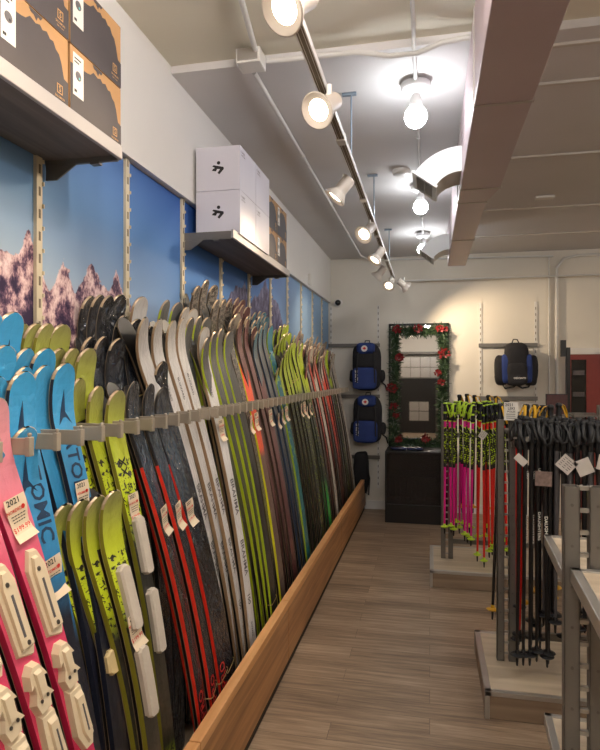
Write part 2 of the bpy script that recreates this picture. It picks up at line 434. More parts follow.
for r in range(2):
    for k in range(2):
        helmet_box(3.445+k*.262, zs+r*.195, 'small-looking brown helmet box on far shelf, '+fn_[r*2+k], w=.255, grp='helmet boxes on the far shelf', i=k)
M_box = mat('white_card', rgb(214, 212, 222), 0.6, var=0.01, scale=5)
def white_box(y, z, label):
    w, d, h = .275, .235, .222
    t = thing('white_box', label, 'box', (WX+.05, y, z), 0, 'white logo boxes on the far shelf')
    MB().box((0, 0, 0), (d, w, h)).build('carton', M_box, t, bevel=.002)
    Y = lambda a, b, hh: (a, -hh, b)
    mb = MB(); c, e = d*.5, h*.5
    # S shaped mark with a dot over it
    mb.prism([(c-.030, e+.012), (c-.022, e+.018), (c+.030, e+.006), (c+.032, e-.004), (c+.008, e-.030), (c-.002, e-.022), (c+.012, e-.004), (c-.004, e-.002), (c-.010, e-.014), (c-.032, e-.010), (c-.026, e-.002), (c-.016, e+.004)], 0.0004, .0008, Y)
    mb.prism([(c+.004+.009*math.cos(q*PI/6), e+.028+.009*math.sin(q*PI/6)) for q in range(12)], .0004, .0008, Y)
    mb.f = [tuple(reversed(f)) for f in mb.f]
    mb.build('logo', M_ink, t)
    mb = MB(); X = lambda a, b, hh: (d+hh, a, b)
    mb.text('S  SWEET', .016, lambda a, b, hh: X(.045+a, h-.03+b, hh), 0, .0008)
    mb.text('PROTECTION', .010, lambda a, b, hh: X(.05+a, h-.045+b, hh), 0, .0008)
    mb.build('printed_name', M_inkg, t)
wn = ['lower one at the near end', 'lower one of the second column', 'upper one at the near end', 'upper one of the second column']
for r in range(2):
    for k in range(2):
        white_box(2.865+k*.281, zs+r*.2235, 'white cardboard box with black logo on far shelf, '+wn[r*2+k])

# ---------------------------------------------------------------- ski trough and rack
tr = thing('ski_trough', 'long low wooden trough holding the ski tails along the left wall', 'trough', (-.766, 1.88, 0))
def off(mb, o): mb.v = [(x-o[0], y-o[1], z-o[2]) for x, y, z in mb.v]; return mb
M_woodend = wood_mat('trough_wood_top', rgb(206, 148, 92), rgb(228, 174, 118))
M_toe = mat('toe_board', rgb(46, 38, 32), 0.7)
for a, b in ((0.62, 1.878), (1.884, 3.16), (3.166, 5.16), (5.166, 7.16)):
    mb = MB().box((-.785, a, .055), (-.747, b, .34))
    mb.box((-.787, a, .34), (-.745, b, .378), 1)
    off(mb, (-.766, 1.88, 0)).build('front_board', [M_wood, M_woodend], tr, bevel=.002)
off(MB().box((-.78, .62, 0), (-.76, 7.16, .055)), (-.766, 1.88, 0)).build('toe_board', M_toe, tr)
off(MB().box((WX+.01, .62, .06), (-.785, 7.16, .085)), (-.766, 1.88, 0)).build('trough_floor', wood_mat('trough_floor', rgb(108, 96, 84), rgb(138, 124, 110)), tr)

M_arm = mat('rack_arm', rgb(168, 158, 142), 0.45, metal=0.3, var=0.04)
rack = thing('ski_rack', 'grey wall rack with a row of short arms separating the skis', 'ski rack', (WX+.02, 1.1, 1.43))
MB().box((-.012, -.2, -.02), (.012, 6.0, .02)).build('rail', M_arm, rack)
ARM0 = 1.042
for k in range(56):
    y = ARM0+.107*k-1.1
    mb = MB().box((.012, y-.006, -.020), (.255, y+.006, .020))
    mb.box((.255, y-.009, -.023), (.268, y+.009, .023))
    mb.lathe([(0.004, 0), (.006, .006), (.004, .010)], 8, Matrix.Translation((.262, y, .023)))
    mb.build('arm', M_arm, rack, bevel=.0015)

# ---------------------------------------------------------------- skis
PH = math.radians(9)
W_ = Vector((math.sin(PH), math.cos(PH), 0))
def g(*c): return rgb(*c)
K = (18, 17, 20)
S = {}   # type -> (topsheet, sidewall, edge)
def stype(k, stops, side, pat=None, wrap=.35, rough=.38):
    S[k] = (ski_mat('ski_'+k, [(p, g(*c)) for p, c in stops], pat, rough, wrap), mat('sidewall_'+k, g(*side), 0.45))
stype('pink', [(0, (206, 60, 110)), (.45, (226, 44, 100)), (.72, (222, 84, 120)), (1, (226, 160, 170))], (168, 24, 66))
stype('blue', [(0, (214, 48, 32)), (.20, (214, 48, 32)), (.24, (20, 22, 36)), (.58, (22, 28, 48)), (.66, (40, 130, 186)), (.86, (52, 150, 206)), (1, (60, 160, 214))], (14, 22, 40))
stype('lime', [(0, (196, 220, 20)), (.14, (190, 214, 24)), (.2, (40, 42, 34)), (.64, (34, 34, 32)), (.74, (206, 226, 30)), (.88, (196, 210, 50)), (1, (150, 150, 92))], (120, 116, 30), (g(26, 28, 22), 5, .54, .08, .84, 14))
stype('black', [(0, (26, 28, 34)), (.2, (34, 40, 50)), (.5, (22, 22, 26)), (.8, (42, 54, 68)), (1, (34, 36, 42))], (16, 14, 16), (g(60, 70, 84), 3, .6, 0, 1, 20), wrap=.5)
stype('redline', [(0, (30, 36, 46)), (.25, (38, 46, 58)), (.5, (24, 24, 30)), (.8, (58, 76, 92)), (1, (40, 44, 52))], (216, 44, 24), (g(206, 40, 28), 4, .66, .2, .85, 18), wrap=.5)
stype('silver', [(0, (216, 214, 214)), (.4, (226, 224, 224)), (.9, (222, 220, 218)), (1, (190, 186, 180))], (150, 122, 92), None, .3)
stype('greenedge', [(0, (170, 200, 30)), (.1, (52, 52, 48)), (.5, (40, 40, 40)), (.85, (78, 80, 80)), (1, (96, 98, 98))], (168, 186, 30), None, .3)
stype('camo', [(0, (60, 56, 52)), (.6, (92, 88, 84)), (1, (124, 118, 110))], (60, 50, 40), (g(48, 44, 42), 4, .5, 0, 1, 22))
stype('orange', [(0, (96, 84, 78)), (.55, (120, 92, 82)), (.58, (238, 96, 64)), (.84, (240, 92, 62)), (.85, (138, 130, 122)), (1, (140, 132, 122))], (220, 214, 30))
stype('maroon', [(0, (88, 50, 50)), (.35, (104, 62, 62)), (.6, (120, 84, 82)), (.85, (120, 78, 78)), (1, (96, 56, 58))], (52, 34, 30), (g(84, 50, 52), 3, .6, 0, 1, 10))
stype('slate', [(0, (44, 92, 110)), (.2, (50, 60, 90)), (.5, (70, 76, 84)), (.9, (112, 116, 120)), (1, (60, 128, 150))], (40, 58, 80), (g(60, 84, 120), 3, .58, .1, .7, 14))
stype('teal', [(0, (40, 120, 120)), (.6, (36, 108, 124)), (.9, (38, 128, 150)), (1, (60, 150, 168))], (160, 184, 40), (g(150, 200, 50), 4, .58, .5, .9, 10))
stype('limetip', [(0, (170, 196, 34)), (.12, (60, 62, 54)), (.55, (52, 54, 52)), (.76, (72, 74, 68)), (.79, (186, 206, 40)), (1, (190, 214, 50))], (40, 40, 34), (g(160, 180, 40), 5, .58, .12, .76, 14))
stype('greywhite', [(0, (150, 146, 140)), (.5, (110, 106, 104)), (.8, (176, 170, 164)), (1, (150, 144, 140))], (60, 54, 50), (g(60, 56, 58), 3, .55, 0, 1, 10))
stype('red', [(0, (60, 40, 38)), (.3, (90, 50, 44)), (.6, (216, 72, 50)), (.85, (224, 84, 60)), (1, (180, 150, 140))], (70, 40, 36), (g(60, 50, 48), 4, .56, 0, .7, 12))
stype('white', [(0, (196, 190, 180)), (.6, (206, 198, 186)), (1, (200, 190, 176))], (90, 76, 64), (g(120, 100, 84), 3, .6, 0, 1, 10))
stype('green', [(0, (60, 190, 80)), (.25, (40, 170, 80)), (.35, (50, 52, 50)), (.7, (70, 74, 70)), (.8, (190, 214, 40)), (1, (196, 214, 60))], (40, 50, 40), (g(196, 214, 50), 4, .6, 0, 1, 12))
M_edge = mat('steel_edge', rgb(176, 156, 130), 0.35, metal=0.6)
M_base = mat('ski_base', rgb(30, 28, 28), 0.4)
LOOK = dict(pink='bright pink ski with cream binding', blue='sky-blue tipped ski', lime='lime-yellow ski', black='black ski in glossy wrap', redline='dark ski with red side stripes',
            silver='pale silver ski with tan sidewall', greenedge='charcoal ski with lime sidewall', camo='tall mottled grey ski', orange='grey ski with orange upper face',
            maroon='dusty maroon ski', slate='slate-blue ski', teal='teal and lime ski', limetip='black ski with lime tip', greywhite='mottled grey-white ski', red='red-orange ski', white='off-white ski', green='green and lime patterned ski')

class Shape:
    def __init__(s, L, dx, front=True, wf=1.0, base_gap=.005, curl=.045, straight=0.0):
        s.L = L; s.dx = dx; s.front = front; s.wf = wf; s.gap = base_gap; s.curl = curl; s.straight = straight
    def cx(s, z):
        t = z/s.L
        x = -s.dx*((1-s.straight)*t*t+s.straight*t)
        q = max(0.0, (z-(s.L-.20))/.20)
        c = s.curl*q*q
        return x+(c if s.front else -c*.35)
    def hw(s, z):
        t = z/s.L
        if t < .5: w = .040-.006*math.sin(t*PI)
        else: w = .034+.013*((1-math.cos((min(t, .92)-.5)/.42*PI))/2)
        e = .06
        if z > s.L-e: q = (z-(s.L-e))/e; w *= max(0.03, 1-q**2.6)**.5
        if z < .03: q = (.03-z)/.03; w *= max(.3, 1-q**3)**.5
        return w*s.wf
    def th(s, z):
        t = z/s.L
        return .007+.009*math.sin(PI*min(1, max(0, t)))**.8
    def frame(s, z):
        e = .004; T = Vector((s.cx(z+e)-s.cx(z-e), 0, 2*e)).normalized()
        N = W_.cross(T).normalized()
        return Vector((s.cx(z), 0, z)), N
    def P(s, u, z, h):           # u metres across, h above topsheet
        p, N = s.frame(z); sg = 1 if s.front else -1
        return p+W_*u+N*sg*(s.gap+s.th(z)+h)
    def raw(s, u, z, h):         # h from base
        p, N = s.frame(z); sg = 1 if s.front else -1
        return p+W_*u+N*sg*(s.gap+h)
def ski_mesh(sh, typ):
    mb = MB(); L = sh.L
    zs = [0, .006, .014, .03, .07, .15]+[.15+(L-.35)*k/11 for k in range(1, 12)]+[L-.2+.14*k/5 for k in range(1, 6)]+[L-.045, L-.03, L-.018, L-.009, L-.003, L]
    zs = sorted(zs); rows = []
    for z in zs:
        w = sh.hw(z); t = sh.th(z)
        c = min(.005, w*.3)
        rows.append([sh.raw(-w, z, 0), sh.raw(-w, z, .0025), sh.raw(-w+c, z, t), sh.raw(0, z, t+.001), sh.raw(w-c, z, t), sh.raw(w, z, .0025), sh.raw(w, z, 0)])
    mi = [2, 1, 0, 0, 1, 2, 3]
    us = [0, .02, .08, .5, .92, .98, 1]
    for i in range(len(zs)-1):
        for k in range(7):
            a = rows[i][k]; b = rows[i][(k+1) % 7]; c = rows[i+1][(k+1) % 7]; d = rows[i+1][k]
            f = (0, 1, 2, 3) if not sh.front else (3, 2, 1, 0)
            v0, v1 = zs[i]/L, zs[i+1]/L
            uv = [(us[k], v0), (us[(k+1) % 7], v0), (us[(k+1) % 7], v1), (us[k], v1)]
            if typ == 'redline' and mi[k] == 1 and zs[i] > L-.34: mb.add([a, b, c, d], [f], 3, [[uv[j] for j in f]]); continue
            mb.add([a, b, c, d], [f], mi[k] if zs[i] < L-.05 or mi[k] == 0 else (2 if mi[k] != 3 else 3), [[uv[j] for j in f]])
    return mb
M_tag = mat('price_tag_card', rgb(232, 214, 186), 0.55)
M_tagred = mat('price_red', rgb(214, 50, 40), 0.5)
M_band = mat('rubber_band', rgb(206, 178, 118), 0.5)
M_bind = mat('binding_cream', rgb(226, 210, 180), 0.4, var=.02)
M_foam = mat('foam_plate', rgb(206, 196, 182), 0.7, bump=.3, bscale=60)
M_block = mat('cream_block', rgb(224, 202, 150), 0.55)
M_screw = mat('screw', rgb(110, 106, 100), 0.4, metal=.8)
M_red = mat('red_print', rgb(214, 44, 30), .4)
M_blue = mat('navy_print', rgb(32, 58, 88), .4)
def add_tag(par, sh, z, lines, u0=0.0, w=.046, hgt=.092, tilt=0.0, lift=.004):
    if sh.front is False: return
    def F(a, b, h):
        ca, sa = math.cos(tilt), math.sin(tilt)
        a2, b2 = a*ca-b*sa, a*sa+b*ca
        cur = .010*((b/(hgt*.5))**2)+.004*math.sin(b*60)
        return sh.P(u0+a2, z+b2, lift+cur+h)
    mb = MB(); n = 6; vs = []
    for i in range(n+1):
        b = -hgt/2+hgt*i/n; wv = .5*w*(1+.10*math.cos(i/n*PI*2+1))
        vs += [F(-wv, b, 0), F(wv, b, 0), F(-wv, b, -.0006), F(wv, b, -.0006)]
    fs = []
    for i in range(n):
        a = i*4; fs += [(a, a+1, a+5, a+4), (a+3, a+2, a+6, a+7), (a, a+4, a+6, a+2), (a+1, a+3, a+7, a+5)]
    fs += [(1, 0, 2, 3), (n*4, n*4+1, n*4+3, n*4+2)]
    mb.add(vs, fs)
    tg = mb.build('price_tag', M_tag, par)
    mb = MB()
    # F maps a across, b up: written upright on the tag
    mb.text(lines[0], w*.34, lambda x, y, h: F(x-.1*w, y+hgt*.40, h), 0, .0008)
    mb.text(lines[1], w*.19, lambda x, y, h: F(x-.12*w, y+hgt*.20, h), 1, .0008)
    for k in range(3):
        ww = w*(.36-.03*k)
        for q in range(5):
            x0 = -ww+q*ww*.42
            a0, b0 = x0, hgt*(.07-.07*k)
            mb.add([F(a0, b0, .0008), F(a0+ww*.33, b0, .0008), F(a0+ww*.33, b0+.0022, .0008), F(a0, b0+.0022, .0008)], [(0, 1, 2, 3)], 0)
    mb.text(lines[2], w*.27, lambda x, y, h: F(x, y-hgt*.23, h), 1, .0008)
    mb.add([F(w*.30+w*.1*math.cos(q*PI/5), hgt*.21+w*.1*math.sin(q*PI/5), .0009) for q in range(10)], [tuple(range(10))], 1)
    mb.build('writing', [M_ink, M_tagred], tg)
def add_band(par, sh, z, tilt=.012):
    w = sh.hw(z)+.003; hs = .024
    mb = MB(); n = 20; lo = []; hi = []
    p, N = sh.frame(z)
    pts = []
    for k in range(n):
        a = 2*PI*k/n; cx_ = math.copysign(abs(math.cos(a))**.35, math.cos(a)); sy = math.copysign(abs(math.sin(a))**.35, math.sin(a))
        u = cx_*w; h = sy*hs
        q, N = sh.frame(z+tilt*cx_)
        pts.append((q+W_*u+N*h))
    for p_ in pts: lo.append(p_+Vector((0, 0, -.003))); hi.append(p_+Vector((0, 0, .003)))
    mb.add(lo+hi, [(k, (k+1) % n, n+(k+1) % n, n+k) for k in range(n)])
    mb.build('rubber_band', M_band, par)
def add_text(par, sh, body, z, size, m, down=True, u=0.0, name='lettering'):
    mb = MB()
    if down: fn = lambda a, b, h: sh.P(u+b, z-a, h)
    else: fn = lambda a, b, h: sh.P(u-b, z+a, h)
    mb.text(body, size, fn, 0, .0016); return mb.build(name, m, par)
def add_plate(par, sh, z0, z1, hw, h, m, name='binding_plate'):
    o = []
    n = 6
    L = z1-z0; r = min(hw, L/2)*.5
    for (cx_, cz, a0) in ((hw-r, z0+r, -PI/2), (hw-r, z1-r, 0), (-hw+r, z1-r, PI/2), (-hw+r, z0+r, PI)):
        for k in range(4): a = a0+PI/2*k/3; o.append((cx_+r*math.cos(a), cz+r*math.sin(a)))
    # strips along z so that the plate follows the ski
    mb = MB(); zs = [z0, z0+.004, z0+r, *[z0+r+(L-2*r)*k/5 for k in range(1, 5)], z1-r, z1-.004, z1]
    vs = []
    for i, z in enumerate(zs):
        e = min(1.0, max(.55, (min(z-z0, z1-z)/max(r, .001))**.5)) if min(z-z0, z1-z) < r else 1
        w = hw*e; hh = h*(.75 if i in (0, len(zs)-1) else 1)
        vs += [sh.P(-w, z, -.002), sh.P(-w, z, hh*.7), sh.P(-w*.75, z, hh), sh.P(w*.75, z, hh), sh.P(w, z, hh*.7), sh.P(w, z, -.002)]
    fs = []
    for i in range(len(zs)-1):
        for k in range(6): fs.append((i*6+k, (i+1)*6+k, (i+1)*6+(k+1) % 6, i*6+(k+1) % 6))
    fs += [tuple(range(6)), tuple(len(vs)-1-k for k in range(6))]
    mb.add(vs, fs); return mb.build(name, m, par)
def add_binding(par, sh):
    """cream alpine binding: long heel track above, toe unit below"""
    def Pz(a, b, h): return sh.P(a*.80, b, h*.72)
    z = 1.02
    mb = MB()
    mb.prism([(-.030, z-.11), (.020, z-.125), (.032, z-.10), (.034, z+.06), (.018, z+.10), (-.012, z+.105), (-.034, z+.06)], -.002, .014, Pz, 0, .06)
    mb.prism([(-.018, z-.10), (.024, z-.10), (.024, z+.05), (.008, z+.085), (-.010, z+.085), (-.020, z+.05)], .014, .026, Pz, 0, .06)
    tk = mb.build('heel_track', M_bind, par)
    mb = MB(); mb.prism([(-.004, z-.07), (.004, z-.07), (.004, z+.03), (-.004, z+.03)], .026, .0268, Pz); mb.build('slot', M_inkg, tk)
    for (a, b) in ((.006, z-.085), (-.004, z+.055)):
        mb = MB(); mb.prism([(a+.006*math.cos(q*PI/4), b+.006*math.sin(q*PI/4)) for q in range(8)], .026, .028, Pz); mb.build('screw', M_screw, tk)
    z = .80
    mb = MB()
    mb.prism([(-.030, z+.070), (-.012, z+.088), (.014, z+.086), (.034, z+.050), (.022, z+.052), (.020, z+.020), (.040, z-.004), (.024, z-.004), (.018, z-.030), (-.024, z-.034), (-.034, z-.004), (-.022, z+.02), (-.022, z+.046), (-.036, z+.036)], -.002, .030, Pz, 0, .12)
    mb.prism([(-.014, z+.07), (.010, z+.07), (.014, z+.01), (-.014, z+.005)], .030, .040, Pz, 0, .2)
    mb.prism([(-.024, z-.03), (.026, z-.03), (.034, z-.16), (.020, z-.20), (-.012, z-.20), (-.034, z-.15), (-.030, z-.09)], -.002, .024, Pz, 0, .10)
    mb.prism([(-.010, z-.05), (.022, z-.05), (.024, z-.17), (.002, z-.185), (-.012, z-.15)], .024, .034, Pz, 0, .15)
    tk = mb.build('toe_unit', M_bind, par)
    for (a, b) in ((-.012, z+.0), (.012, z+.004)):
        mb = MB(); mb.prism([(a+.0045*math.cos(q*PI/4), b+.0045*math.sin(q*PI/4)) for q in range(8)], .030, .033, Pz); mb.build('screw', M_screw, tk)
    mb = MB(); mb.prism([(.004, z-.08), (.009, z-.08), (.009, z-.15), (.004, z-.15)], .034, .0355, Pz); mb.build('slot', M_inkg, tk)

# row: base X, X at rack height, height of that point
ROW = dict(P=(-.80, -.965, 1.30), Q=(-.865, -.985, 1.20), S=(-.80, -.925, 1.18), F=(-.845, -1.03, 1.42), M=(-.99, -1.095, 1.42), B=(-1.07, -1.135, 1.42))
ROWN = dict(P='outermost row', Q='low row', S='short row', F='front row', M='middle row', B='back row')
Z0 = .086
NV = Vector((math.cos(PH), -math.sin(PH), 0))
cache = {}; count = {}
def proto(typ, row, side, L, extra):
    key = (typ, row, side, round(L, 2), extra)
    if key in cache: return cache[key], True
    Ls = L-Z0
    sh = Shape(Ls, .16, side == 'f', 1.05 if typ in ('silver', 'camo', 'orange') else 1.0, curl=.06)
    o = bpy.data.objects.new('ski', None); C.objects.link(o)
    ski_mesh(sh, typ).build('ski_body', [S[typ][0], S[typ][1], M_edge, M_base], o, smooth=True)
    if side == 'f':
        if 'A' in extra:    # arrow-like mark and name near the tip
            mb = MB(); z = Ls-.13
            mb.prism([(-.024, z-.05), (-.014, z-.012), (0, z+.055), (.004, z-.012), (.026, z-.05), (.006, z-.03), (-.006, z-.03)], .001, .0016, sh.P)
            mb.build('logo', M_blue, o)
            add_text(o, sh, 'ATOMIC', Ls-.33, .062, M_blue)
        if 'V' in extra:
            add_text(o, sh, 'XX', Ls-.26, .045, M_ink, False); add_text(o, sh, 'VOLKL', Ls-.34, .018, M_ink)
        if 'Z' in extra:
            add_text(o, sh, 'BLIZZARD', Ls-.30, .022, M_ink, u=-.01)
            add_text(o, sh, 'BRAHMA', Ls-.84, .044, M_inkg, u=.004); add_text(o, sh, 'BRAHMA', Ls-1.14, .044, M_inkg, u=.004)
            add_text(o, sh, '100', .42, .036, M_ink); add_text(o, sh, 'BLIZZARD', .27, .016, M_ink)
        if 'R' in extra: add_text(o, sh, 'PRO', .27, .058, M_red, False)
        if 'b' in extra: add_band(o, sh, .26)
        if 'c' in extra: add_band(o, sh, Ls-.30)
        if 'T' in extra:
            zt = {'P': 1.20, 'Q': Ls-.40, 'S': Ls-.42}.get(row, min(Ls-.40, 1.25)) if typ != 'redline' else Ls-.52
            add_tag(o, sh, zt, ('2021', 'NORDICA', '$199.99') if typ != 'blue' else ('2021', 'ATOMIC', '$249.99'), tilt=.06, w=.058 if row in 'PQS' else .05, hgt=.105)
        if 'X' in extra: add_binding(o, sh)
        if 'W' in extra: zq = .09 if row == 'F' else 0.0; add_plate(o, sh, .77+zq, .96+zq, .023, .022, M_foam); add_plate(o, sh, .51+zq, .72+zq, .023, .022, M_foam)
        if 'K' in extra: add_plate(o, sh, .95, 1.02, .026, .014, M_block, 'brake_block'); add_plate(o, sh, .66, .73, .026, .014, M_block, 'brake_block')
    else:
        if 'X' in extra: add_binding(o, sh)
        if 'W' in extra: add_plate(o, sh, .64, .88, .022, .014, M_foam)
    cache[key] = o
    return o, False
def place(typ, row, side, base, top, zt, L, extra='', turn=0.0):
    p, used = proto(typ, row, side, L, extra)
    o = dup(p) if used else p
    Ls = L-Z0; z = zt-Z0; cur = -.16*(z/Ls)**2
    o.location = (base[0], base[1], Z0)
    lean = Matrix.Rotation(math.asin((top[0]-base[0]-cur)/z), 3, 'Y') @ Matrix.Rotation(math.asin(-(top[1]-base[1])/z), 3, 'X')
    o.rotation_euler = (lean @ Matrix.Rotation(turn, 3, 'Z')).to_euler()
    ck = (typ, row, side); n = count.get(ck, 0); count[ck] = n+1
    o['label'] = '%s, %s, %s pair from left, %s' % (LOOK[typ], ROWN[row], ORD[n], 'outer' if side == 'f' else 'inner')
    o['category'] = 'ski'; o['group'] = 'skis leaning in the wall rack'
def fan(row, items, step=.042, off=.02, both=True, jit=.006, ystep=None, tstep=0.0):
    """items (y at the rack, type, length, extras), near to far; tails stacked, tops spread over the rack slots"""
    xb, xt, zt = ROW[row]; n = len(items); yl = items[-1][0]+off
    for i, (y, typ, L, e) in enumerate(items):
        k = n-1-i
        if ystep is None: bx_, by = xb-NV.x*step*k, yl-NV.y*step*k
        else: bx_, by = xb, yl-ystep*k
        bx_ = max(-1.13, bx_); turn = 0.0 if k == 0 or row in 'PS' else math.radians(11)
        y += random.uniform(-jit, jit); z = min(zt, L-.12)
        place(typ, row, 'f', (bx_, by), (xt-tstep*k, y), z, L, e, turn)
        if both: place(typ, row, 'r', (bx_, by), (xt-tstep*k, y), z, L, 'X' if 'X' in e else ('W' if 'W' in e else ''), turn)
# children's pink skis nearest the camera
fan('P', [(1.02, 'pink', 1.58, 'X'), (1.125, 'pink', 1.58, 'X'), (1.235, 'pink', 1.58, 'XT')], off=.21, ystep=.095, jit=0)
# short skis in front
fan('Q', [(1.27, 'blue', 1.47, ''), (1.36, 'blue', 1.49, 'AT')], off=.16, step=.04, jit=0)
fan('S', [(1.495, 'lime', 1.27, ''), (1.525, 'lime', 1.27, ''), (1.555, 'lime', 1.275, ''), (1.59, 'lime', 1.275, 'VTW')], off=.10, step=.034, jit=0, tstep=.030)
# front row
fan('F', [(1.13, 'blue', 1.58, ''), (1.17, 'blue', 1.58, '')], off=.06, tstep=.03, step=.036)
fan('F', [(1.28, 'blue', 1.60, ''), (1.32, 'blue', 1.61, ''), (1.36, 'blue', 1.62, 'A')], off=.06, tstep=.03, step=.036, jit=.002)
fan('F', [(1.44, 'blue', 1.63, ''), (1.475, 'blue', 1.64, ''), (1.51, 'blue', 1.64, ''), (1.55, 'blue', 1.645, 'AKT')], off=.04, tstep=.03, step=.036, jit=.002)
fan('F', [(1.69, 'lime', 1.62, ''), (1.725, 'lime', 1.61, ''), (1.765, 'lime', 1.58, ''), (1.81, 'lime', 1.56, 'VTW')], off=.06, tstep=.03, step=.036, jit=.002)
fan('F', [(1.98, 'redline', 1.61, 'RT'), (2.09, 'redline', 1.60, 'RbT'), (2.19, 'redline', 1.59, 'RbT')], off=.25, step=.06, ystep=.125)
fan('F', [(2.255, 'black', 1.70, 'b')], off=.28)
fan('F', [(2.30, 'silver', 2.00, ''), (2.385, 'silver', 1.95, 'Z'), (2.48, 'silver', 1.91, 'Z'), (2.58, 'silver', 1.90, 'Z'), (2.78, 'silver', 1.85, 'ZT')], off=.06)
fan('F', [(2.86, 'greenedge', 1.88, ''), (2.95, 'greenedge', 1.88, ''), (3.05, 'greenedge', 1.88, ''), (3.16, 'greenedge', 1.86, 'b')], off=.10, step=.034)
fan('F', [(3.27, 'camo', 1.95, 'T'), (3.375, 'orange', 1.98, 'T')], off=.10, step=.04)
fan('F', [(3.47, 'maroon', 2.00, ''), (3.58, 'maroon', 1.98, ''), (3.69, 'maroon', 1.93, 'T')], off=.12, step=.034)
fan('F', [(3.80, 'slate', 2.0, ''), (3.90, 'slate', 2.0, 'T'), (4.01, 'slate', 2.0, 'T'), (4.12, 'teal', 1.97, 'T')], off=.12, step=.034)
fan('F', [(4.225+.105*k, 'limetip', 1.88, 'cT' if k > 3 else 'c') for k in range(6)], off=.08)
fan('F', [(4.87, 'limetip', 2.0, 'cT'), (4.98, 'green', 1.93, 'T'), (5.09, 'green', 1.90, '')], off=.12, step=.034)
seq = ['red', 'greywhite', 'red', 'white', 'red', 'red', 'greywhite', 'red', 'white', 'red', 'greywhite', 'limetip', 'white', 'white', 'greywhite', 'white']
for q in range(4): fan('F', [(5.20+.107*k, seq[k], 1.86+random.choice((-.05, 0, .03, .05)), '') for k in range(q*4, q*4+4)], off=.10, step=.034)
# middle row
fan('M', [(1.30+.035*k, 'blue', 1.68, '') for k in range(3)], step=.028, tstep=.022, jit=.002)
fan('M', [(1.47+.035*k, 'blue', 1.68, '') for k in range(3)], step=.028, tstep=.022, jit=.002)
fan('M', [(1.66+.035*k, 'lime', 1.69, '') for k in range(4)], step=.028, tstep=.022, jit=.002)
fan('M', [(1.90, 'black', 1.74, ''), (1.935, 'black', 1.74, ''), (1.975, 'black', 1.735, 'c')], step=.028, tstep=.024, jit=.002)
fan('M', [(2.10, 'black', 1.83, ''), (2.14, 'black', 1.82, 'c')], step=.028, tstep=.024, jit=.002)
fan('M', [(2.23, 'black', 1.80, '')])
fan('M', [(2.34, 'black', 1.79, ''), (2.44, 'black', 1.79, '')])
fan('M', [(2.62+.1*k, 'greenedge', 1.90, '') for k in range(4)], both=False)
fan('M', [(3.12, 'camo', 2.03, ''), (3.22, 'camo', 2.03, ''), (3.31, 'camo', 2.03, '')])
fan('M', [(3.46+.107*k, 'maroon', 2.04, '') for k in range(3)], both=False)
fan('M', [(3.80+.107*k, 'slate', 2.02, '') for k in range(4)], both=False)
fan('M', [(4.25+.107*k, 'limetip', 1.95, '') for k in range(6)], both=False)
for q in range(4): fan('M', [(5.14+.107*k, seq[(k+3) % 16], 1.92+random.choice((-.04, 0, .04)), '') for k in range(q*4, q*4+4)], both=False)
# back row
fan('B', [(1.35, 'blue', 1.77, ''), (1.385, 'blue', 1.77, ''), (1.42, 'blue', 1.77, ''), (1.46, 'blue', 1.775, 'A')], step=.02, tstep=.012, jit=.002)
fan('B', [(1.58+.035*k, 'lime', 1.76, '') for k in range(4)], step=.02, tstep=.012, jit=.002)
fan('B', [(1.97, 'black', 1.89, ''), (2.005, 'black', 1.895, ''), (2.04, 'black', 1.90, ''), (2.08, 'black', 1.905, '')], step=.02, tstep=.012, jit=.002)
fan('B', [(2.26, 'silver', 1.92, '')])
fan('B', [(2.52, 'greenedge', 1.94, ''), (2.62, 'greenedge', 1.94, '')], both=False)
fan('B', [(2.72, 'silver', 1.93, ''), (2.80, 'silver', 1.93, '')], both=False)
fan('B', [(2.95, 'camo', 2.08, ''), (3.05, 'camo', 2.11, ''), (3.15, 'camo', 2.10, '')])
fan('B', [(3.44+.107*k, 'maroon', 2.08, '') for k in range(3)])
fan('B', [(3.82+.107*k, 'slate', 2.05, '') for k in range(4)], both=False)
fan('B', [(4.30+.107*k, 'limetip', 2.02, '') for k in range(6)], both=False)
for q in range(4): fan('B', [(5.1+.107*k, seq[(k+7) % 16], 1.98+random.choice((-.03, 0, .03)), '') for k in range(q*4, q*4+4)], both=False)

# ---------------------------------------------------------------- ceiling services
M_pipe = mat('white_conduit', rgb(214, 212, 208), 0.4)
M_duct = mat('duct_metal', rgb(188, 170, 174), 0.45, metal=0.15, var=.04, scale=3)
M_ductw = mat('duct_white', rgb(222, 222, 220), 0.5)
def conduit(pts, r, label):
    mb = MB(); mb.tube(pts, r, 10)
    P = [Vector(p) for p in pts]
    for i in range(len(P)-1):
        n = int((P[i+1]-P[i]).length/1.1)
        for k in range(1, n+1):
            q = P[i].lerp(P[i+1], k/(n+1)); d = (P[i+1]-P[i]).normalized()*.012
            mb.tube([q-d, q+d], r*1.35, 10)
    return tag(mb.build('conduit', M_pipe, smooth=True), label, 'conduit')
conduit([(-.78, 2.62, 2.975), (-.78, 6.9, 2.975), (-.70, 7.12, 2.96), (-.2, 7.16, 2.96), (1.35, 7.16, 2.93)], .011, 'white conduit running along the ceiling above the skis')
conduit([(-.74, 2.53, 3.0), (-.66, 1.9, 3.02), (-.50, 0.5, 3.02)], .012, 'white conduit rising from junction box toward the camera')
conduit([(-.70, 2.56, 2.985), (-.3, 2.57, 2.985), (-.16, 2.575, 2.955), (-.05, 2.575, 2.955), (.05, 2.57, 2.985), (.16, 2.56, 2.99)], .012, 'white conduit crossing the ceiling step between box and duct')
conduit([(-.065, -.5, 3.02), (-.065, 2.5, 3.02), (-.065, 2.66, 2.98), (-.065, 7.15, 2.98)], .009, 'thin conduit feeding the row of bare bulbs')
conduit([(-.38, 7.12, 2.70), (2.2, 7.12, 2.70)], .010, 'white pipe stretched across the back wall')
